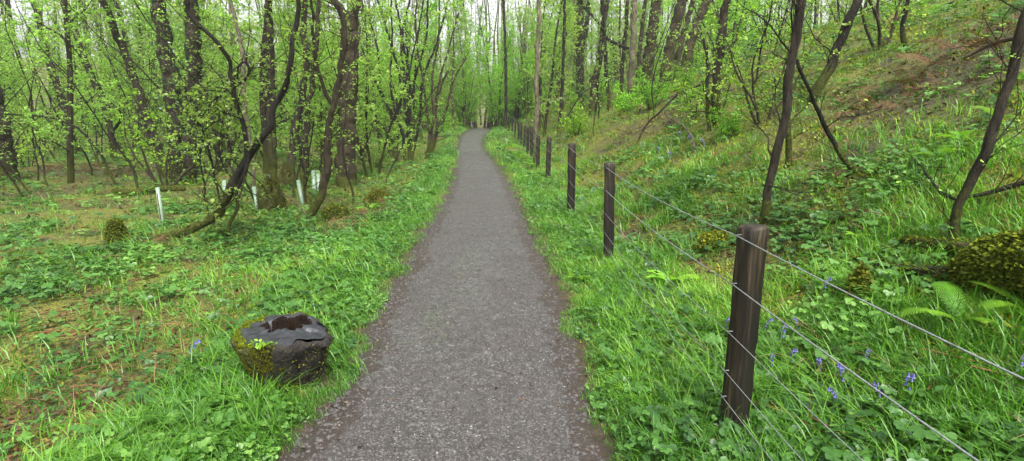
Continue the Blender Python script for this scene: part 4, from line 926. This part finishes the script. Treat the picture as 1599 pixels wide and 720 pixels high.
wood_piece('mossy_log', 'thick moss-covered log lying at the right edge of the bank', [(1500, 455, .07), (1545, 458, .12), (1625, 464, .14), (1700, 480, .12)], 0, [.08, .14, .16, .15], 'bark', 61, .9, 22000)
wood_piece('fallen_branch', 'long dark fallen branch pointing left from the mossy log', [(1318, 418, .02), (1390, 436, .03), (1455, 448, .05), (1525, 466, .09)], 0, [.012, .026, .036, .044], 'bark', 62, .22, 300, 'branch', 4)
wood_piece('fallen_branch', 'upper broken branch resting above the mossy log with a pale bare end', [(1408, 396, .03), (1450, 408, .05), (1510, 424, .07), (1560, 440, .08)], 0, [.022, .034, .044, .04], 'deadwood', 63, .4, 500, 'branch', 2)
wood_piece('fallen_branch', 'thin dead branch with side twigs on the bank right of the leaning pole', [(1425, 282, .12), (1445, 300, .07), (1468, 318, .03), (1490, 330, .03)], 0, [.006, .011, .013, .010], 'bark_black', 64, 0, 0, 'branch', 5)
wood_piece('fallen_branch', 'long straight dead branch across the bank below the right edge trunk', [(1500, 330, .05), (1545, 322, .05), (1590, 315, .06), (1640, 305, .06)], 0, [.014, .017, .020, .02], 'bark', 65, .1, 0, 'branch', 3)
wood_piece('fallen_branch', 'bleached bare branch leaning by the tall mossy mound', [(438, 310, .14), (455, 322, .12), (470, 334, .08), (486, 352, .02)], 0, [.022, .020, .017, .012], 'bark_pale', 66, 0, 0, 'branch', 1)
wood_piece('fallen_log', 'mossy fallen log behind the leftmost planting tube', [(178, 302, .08), (210, 306, .08), (250, 300, .08), (290, 298, .06)], 0, [.07, .08, .08, .06], 'bark', 67, .7, 1500)
wood_piece('fallen_branch', 'brown dead branch lying high on the bank among bracken', [(1500, 110, .1), (1545, 92, .12), (1590, 84, .12), (1640, 70, .1)], 0, [.02, .028, .034, .03], 'deadwood', 68, .1, 0, 'branch', 4)
wood_piece('fallen_branch', 'grey dead branch on the bank beneath the round bush', [(1040, 190, .1), (1062, 204, .1), (1078, 224, .1), (1084, 240, .05)], 0, [.02, .025, .025, .015], 'bark_pale', 69, .1, 0, 'branch', 5)

# ------------------------------------------------------------------ pale planting tubes
def tube_obj(b, h, r, lean, label, first=[None]):
    root = empty('planting_tube', b, label, 'tree tube', 'pale planting tubes in the glade')
    if first[0] is None:
        k = 20; V = []; Q = []
        for rr, z0, z1 in ((1, -.05, 1), (.9, 1, -.0)):
            for z in (z0, z1):
                for j in range(k): V.append((math.cos(j * 6.2832 / k) * rr * .05, math.sin(j * 6.2832 / k) * rr * .05, z))
        for i in range(3):
            for j in range(k): Q.append((i * k + j, i * k + (j + 1) % k, (i + 1) * k + (j + 1) % k, (i + 1) * k + j))
        a = mesh('tube', V, Q); a.materials.append(M['tube'])
        tb = TB(1); tb.tube([Vector((.065, 0, -.1)), Vector((.065, 0, .85))], [.012, .012], 6); s = tb.wood('stake'); s.materials.append(M['deadwood']); first[0] = (a, s)
    o = link('tube', first[0][0], root); o.scale = (r / .05, r / .05, h); s = link('stake', first[0][1], root); s.scale = (r / .05, r / .05, h)
    root.rotation_euler = (0, lean, rt.uniform(0, 6)) if abs(lean) < .02 else (0, lean, 0); return root
for (px, py, top, lean, lab) in [(254, 352, 294, 0, 'leftmost pale planting tube, standing alone in the glade'), (403, 334, 293, -.05, 'pale planting tube just left of the tall mossy mound'),
    (372, 311, 280, -.07, 'slightly tilted tube behind the bent black hazel'), (352, 306, 283, .0, 'short tube left of the tilted tube behind the hazel'),
    (472, 318, 282, -.09, 'tilted planting tube left of the curving trunk'), (491, 304, 267, .03, 'tube touching the curving trunk on its near side'), (421, 292, 274, 0, 'tube showing above the tall mossy mound'), (498, 300, 268, .02, 'tube showing just right of the curving trunk')]:
    b = G(px, py); tube_obj(b, px_size(b, (py - top)) * 1.03, max(px_size(b, 2.9), .024), lean, lab)

# ------------------------------------------------------------------ ferns, dead bracken, bluebells
def frond(seed, L=.5, n=16, wmax=.13, arch=.9, fill=.9):
    R = np.random.RandomState(seed); V = []; T = []; ti = []
    def pt(f): return np.array([0, L * (f - .12 * f * f), L * (arch * .75 * f - arch * .62 * f * f)])
    def tri(a, b, c, t): V.extend([a, b, c]); T.append((len(V) - 3, len(V) - 2, len(V) - 1)); ti.extend([t] * 3)
    for i in range(24):
        f0, f1 = i / 24, (i + 1) / 24; a, b = pt(f0), pt(f1); w = np.array([.003 * (1 - f0) + .0006, 0, 0]); tri(a - w, a + w, b, .2); tri(a + w, b + w * .9, b, .2)
    for i in range(n):
        f = .14 + .84 * i / n; a = pt(f); d = pt(min(f + .02, 1)) - a; d /= np.linalg.norm(d); ln = wmax * math.sin(math.pi * min(1, (.18 + .85 * (1 - f)))) ** .8 * (1 - f * .25)
        for s in (-1, 1):
            dd = np.array([s, 0, 0]) * .92 + d * .42 + np.array([0, 0, -.15]); dd /= np.linalg.norm(dd); m = 7; t = .4 + .5 * R.rand()
            for k in range(m):
                g = (k + .3) / m; c = a + dd * ln * g; wl = L / n * fill * (1 - g * .8)
                for s2 in (-1, 1):
                    e = d * s2 * wl + dd * wl * .35; tri(c - dd * ln / m * .42, c + dd * ln / m * .45, c + e, t)
            e = a + dd * ln * 1.02; tri(a - d * .002, a + d * .002, e, t)
    return mesh('frond', np.array(V), None, np.array(T), {'tint': ti}, smooth=False)
FR = [frond(s, arch=a) for s, a in ((1, .9), (2, 1.2), (3, .6))]
FRD = [frond(7, arch=.7, n=12, fill=.5), frond(8, arch=.5, n=10, wmax=.10, fill=.45), frond(9, arch=1.3, n=9, wmax=.09, fill=.25)]
def fern(b, nf, s, label, m='leaf_bright', group=None, name='fern', cat='fern', spread=(0, 360), tiltr=(-.1, .5), ms=None):
    root = empty(name, b, label, cat, group)
    if name == 'dead_bracken': nf = int(nf * 2.2)
    for i in range(nf):
        fr = (ms or FR)[i % len(ms or FR)]
        o = link('frond', fr, root)
        if m != 'leaf_bright' : pass
        if name == 'dead_bracken': o.location = (rt.gauss(0, .35) * s, rt.gauss(0, .35) * s, rt.uniform(0, .1)); o.location.z += gz(b.x + o.location.x, b.y + o.location.y) - b.z
        o.rotation_euler = (rt.uniform(*tiltr), rt.gauss(0, .12 if name != 'dead_bracken' else .6), math.radians(spread[0] + (spread[1] - spread[0]) * (i + rt.uniform(-.3, .3)) / nf)); k = s * rt.uniform(.75, 1.15) * (.85 if name == 'dead_bracken' else 1); o.scale = (k, k, k)
    return root
for f_ in FR: f_.materials.append(M['fern'])
for f_ in FRD: f_.materials.append(M['bracken'])
for (px, py, n, s, lab) in [(1500, 515, 6, .68, 'bright fern unfurling in front of the mossy log'), (1606, 492, 4, .6, 'fern fronds at the right edge beside the log end'), (1068, 520, 5, .42, 'small bright fern left of the nearest fence post'),
    (1500, 225, 7, .55, 'broad fern on the bank left of the right edge trunk'), (1560, 190, 6, .6, 'fern high on the bank behind the right edge trunk'), (1465, 250, 5, .6, 'small fern below the broad bank fern'),
    (835, 262, 7, 1.0, 'fern on the verge at the fence below the slim pale tree'), (812, 250, 7, 1.1, 'large light fern leaning over the verge past the pale tree'), (800, 232, 6, 1.1, 'fern on the verge nearest the far path bend'), (850, 285, 6, .7, 'fern at the foot of the fourth fence post'),
    (578, 330, 5, .75, 'ladder-like fern among dead fronds left of the path'), (1320, 55, 6, .9, 'fern near the feathery bush high on the bank'), (1460, 20, 7, .9, 'fern at the top edge of the bank'), (1590, 130, 6, .7, 'fern beside the right edge high on the bank'), (1045, 440, 4, .35, 'tiny fern behind the fence wires left of the nearest post')]:
    b = G(px, py); fern(b, n, s, lab)
for (px, py, n, s, lab) in [(962, 285, 9, .8, 'clump of rusty dead bracken behind the second fence post'), (570, 345, 9, .8, 'rusty dead bracken heap between moss hummocks left of the path'), (545, 360, 8, .7, 'flattened dead bracken nearest the low moss hummock'),
    (1440, 130, 12, 1.3, 'widest patch of rust-red dead bracken on the bank'), (1400, 165, 10, 1.1, 'low edge of the rust-red bracken on the bank'), (1500, 75, 10, 1.5, 'arched clump of dead bracken high on the bank'), (1560, 90, 9, 1.3, 'dead bracken beside the high fallen branch'),
    (1075, 175, 8, 1.2, 'dead bracken on the bank right of the broad leaning trunks'), (130, 262, 9, 1.4, 'rusty dead bracken at the back of the left glade'), (90, 268, 9, 1.4, 'dead bracken near the far left trunk'), (170, 275, 8, 1.2, 'dead bracken at the foot of the arching sapling'),
    (1000, 200, 8, .9, 'dead bracken under the bank-top group'), (600, 335, 6, .7, 'dead fronds on the hummock nearest the verge'), (1150, 250, 6, .6, 'brown dead fronds below the shaggy-footed trunk')]:
    b = G(px, py); fern(b, n, s, lab, name='dead_bracken', cat='bracken', tiltr=(-.4, .45), ms=FRD)
def bluebell_parts():
    tb = TB(5); pts = [Vector((0, 0, 0)), Vector((.004, 0, .10)), Vector((.012, 0, .18)), Vector((.035, 0, .235)), Vector((.06, 0, .245))]; p2, r2 = smooth_pts(pts, [.003, .0028, .0024, .002, .0016], .03, 0); tb.tube(p2, r2, 5); s = tb.wood('stem'); s.materials.append(M['stem'])
    V = []; Q = []; R = np.random.RandomState(2); b = 0
    for i in range(7):
        f = .55 + .45 * i / 6; q = p2[int(f * (len(p2) - 1))]; yo = .010 * (-1) ** i; k = 6; prof = [(.0, .0015), (-.004, .005), (-.014, .0055), (-.019, .0065), (-.023, .011)]
        for z, r in prof:
            for j in range(k): V.append((q.x + .006 + math.cos(j * 6.283 / k) * r - z * .1, q.y + yo + math.sin(j * 6.283 / k) * r, q.z - .004 + z))
        for a in range(len(prof) - 1):
            for j in range(k): Q.append((b + a * k + j, b + a * k + (j + 1) % k, b + (a + 1) * k + (j + 1) % k, b + (a + 1) * k + j))
        b += k * len(prof)
    fl = mesh('flowers', V, Q); fl.materials.append(M['bluebell'])
    tv, tt, ti = t_grass(77, 7, .26, .011, 1.3, 5, .008); lf = mesh('leaves', tv, None, tt, {'tint': ti}, smooth=False); lf.materials.append(M['grass']); return s, fl, lf
BB = bluebell_parts()
def bluebell(px, py, s=1.0):
    b = G(px, py); b.z -= .0
    r = empty('bluebell', b, 'single bluebell with drooping violet-blue flowers in the grass behind the fence', 'flower', 'bluebells in the grass along the fence', rt.uniform(0, 6.28)); r.scale = (s, s, s)
    for nm, me in zip(('stem', 'flower_head', 'leaves'), BB): link(nm, me, r)
for (px, py, s) in [(1280, 480, 1.2), (1215, 560, 1.2), (1190, 535, 1), (1232, 585, 1.1), (1198, 600, 1), (1312, 620, 1.2), (1410, 640, 1.3), (1306, 665, 1.1), (1345, 590, .9), (1590, 590, 1.3), (1578, 612, 1.2), (1130, 530, 1), (1276, 600, 1), (1595, 640, 1.1), (1368, 655, 1),
    (905, 325, 1.2), (912, 335, 1.1), (898, 300, 1.2), (865, 270, 1.3), (858, 262, 1.3), (1030, 250, 1.6), (1002, 240, 1.6), (1075, 232, 1.6), (875, 262, 1.4), (1100, 240, 1.6), (1045, 260, 1.6), (1062, 225, 1.6), (925, 310, 1.3), (840, 260, 1.4), (1160, 485, .9), (1245, 530, .9)]:
    bluebell(px, py, s * .68)
b = G(300, 585); r = empty('bluebell', b, 'lone bluebell in the grass left of the cut stump', 'flower'); [link(nm, me, r) for nm, me in zip(('stem', 'flower_head', 'leaves'), BB)]
# broad-leaved plants beside the fence
def dock(b, n, s, label):
    root = empty('broadleaf_plant', b, label, 'plant'); R = np.random.RandomState(int(b.x * 100) % 997)
    for i in range(n):
        V = []; T = []; m = 8; a = i * 2.4
        for k in range(m + 1):
            f = k / m; w = .16 * math.sin(math.pi * min(.97, f * .93 + .05)) ** .8; c = np.array([f * .75 + .03, 0, .62 * f - .42 * f * f + .25 * (i % 3) * .3 + .02])
            V += [c + np.array([0, w, .04 * (1 if w > .02 else 0)]), c, c + np.array([0, -w, .04])]
        for k in range(m):
            for q in (0, 1): z = k * 3 + q; T += [(z, z + 1, z + 4), (z, z + 4, z + 3)]
        o = link('leaf', mesh('leaf', np.array(V) * .3 * s, None, T, {'tint': np.full(len(V), .5 + .4 * R.rand())}), root, M['leaf_bright']); o.rotation_euler.z = a
for (px, py, n, s, lab) in [(1048, 450, 7, 1.0, 'broad-leaved plant in the grass midway between the two nearest posts'), (1405, 590, 6, .6, 'small broad-leaved plant behind the lower fence wires'), (905, 440, 6, .5, 'little broad-leaved plant on the right verge'), (1340, 375, 6, .5, 'flat rosette plant on the mossy bank')]:
    dock(G(px, py), n, s, lab)
# small marker at the bend
b = G(735, 199); r = empty('marker_post', b, 'small dark marker post at the far path bend', 'post')
tb = TB(1); tb.tube([Vector((0, 0, .35)), Vector((0, 0, .9))], [.07, .07], 10); link('upper', tb.wood('upper'), r, M['marker_dark'])
tb = TB(1); tb.tube([Vector((0, 0, -.1)), Vector((0, 0, .35))], [.06, .06], 10); link('foot', tb.wood('foot'), r, M['post'])
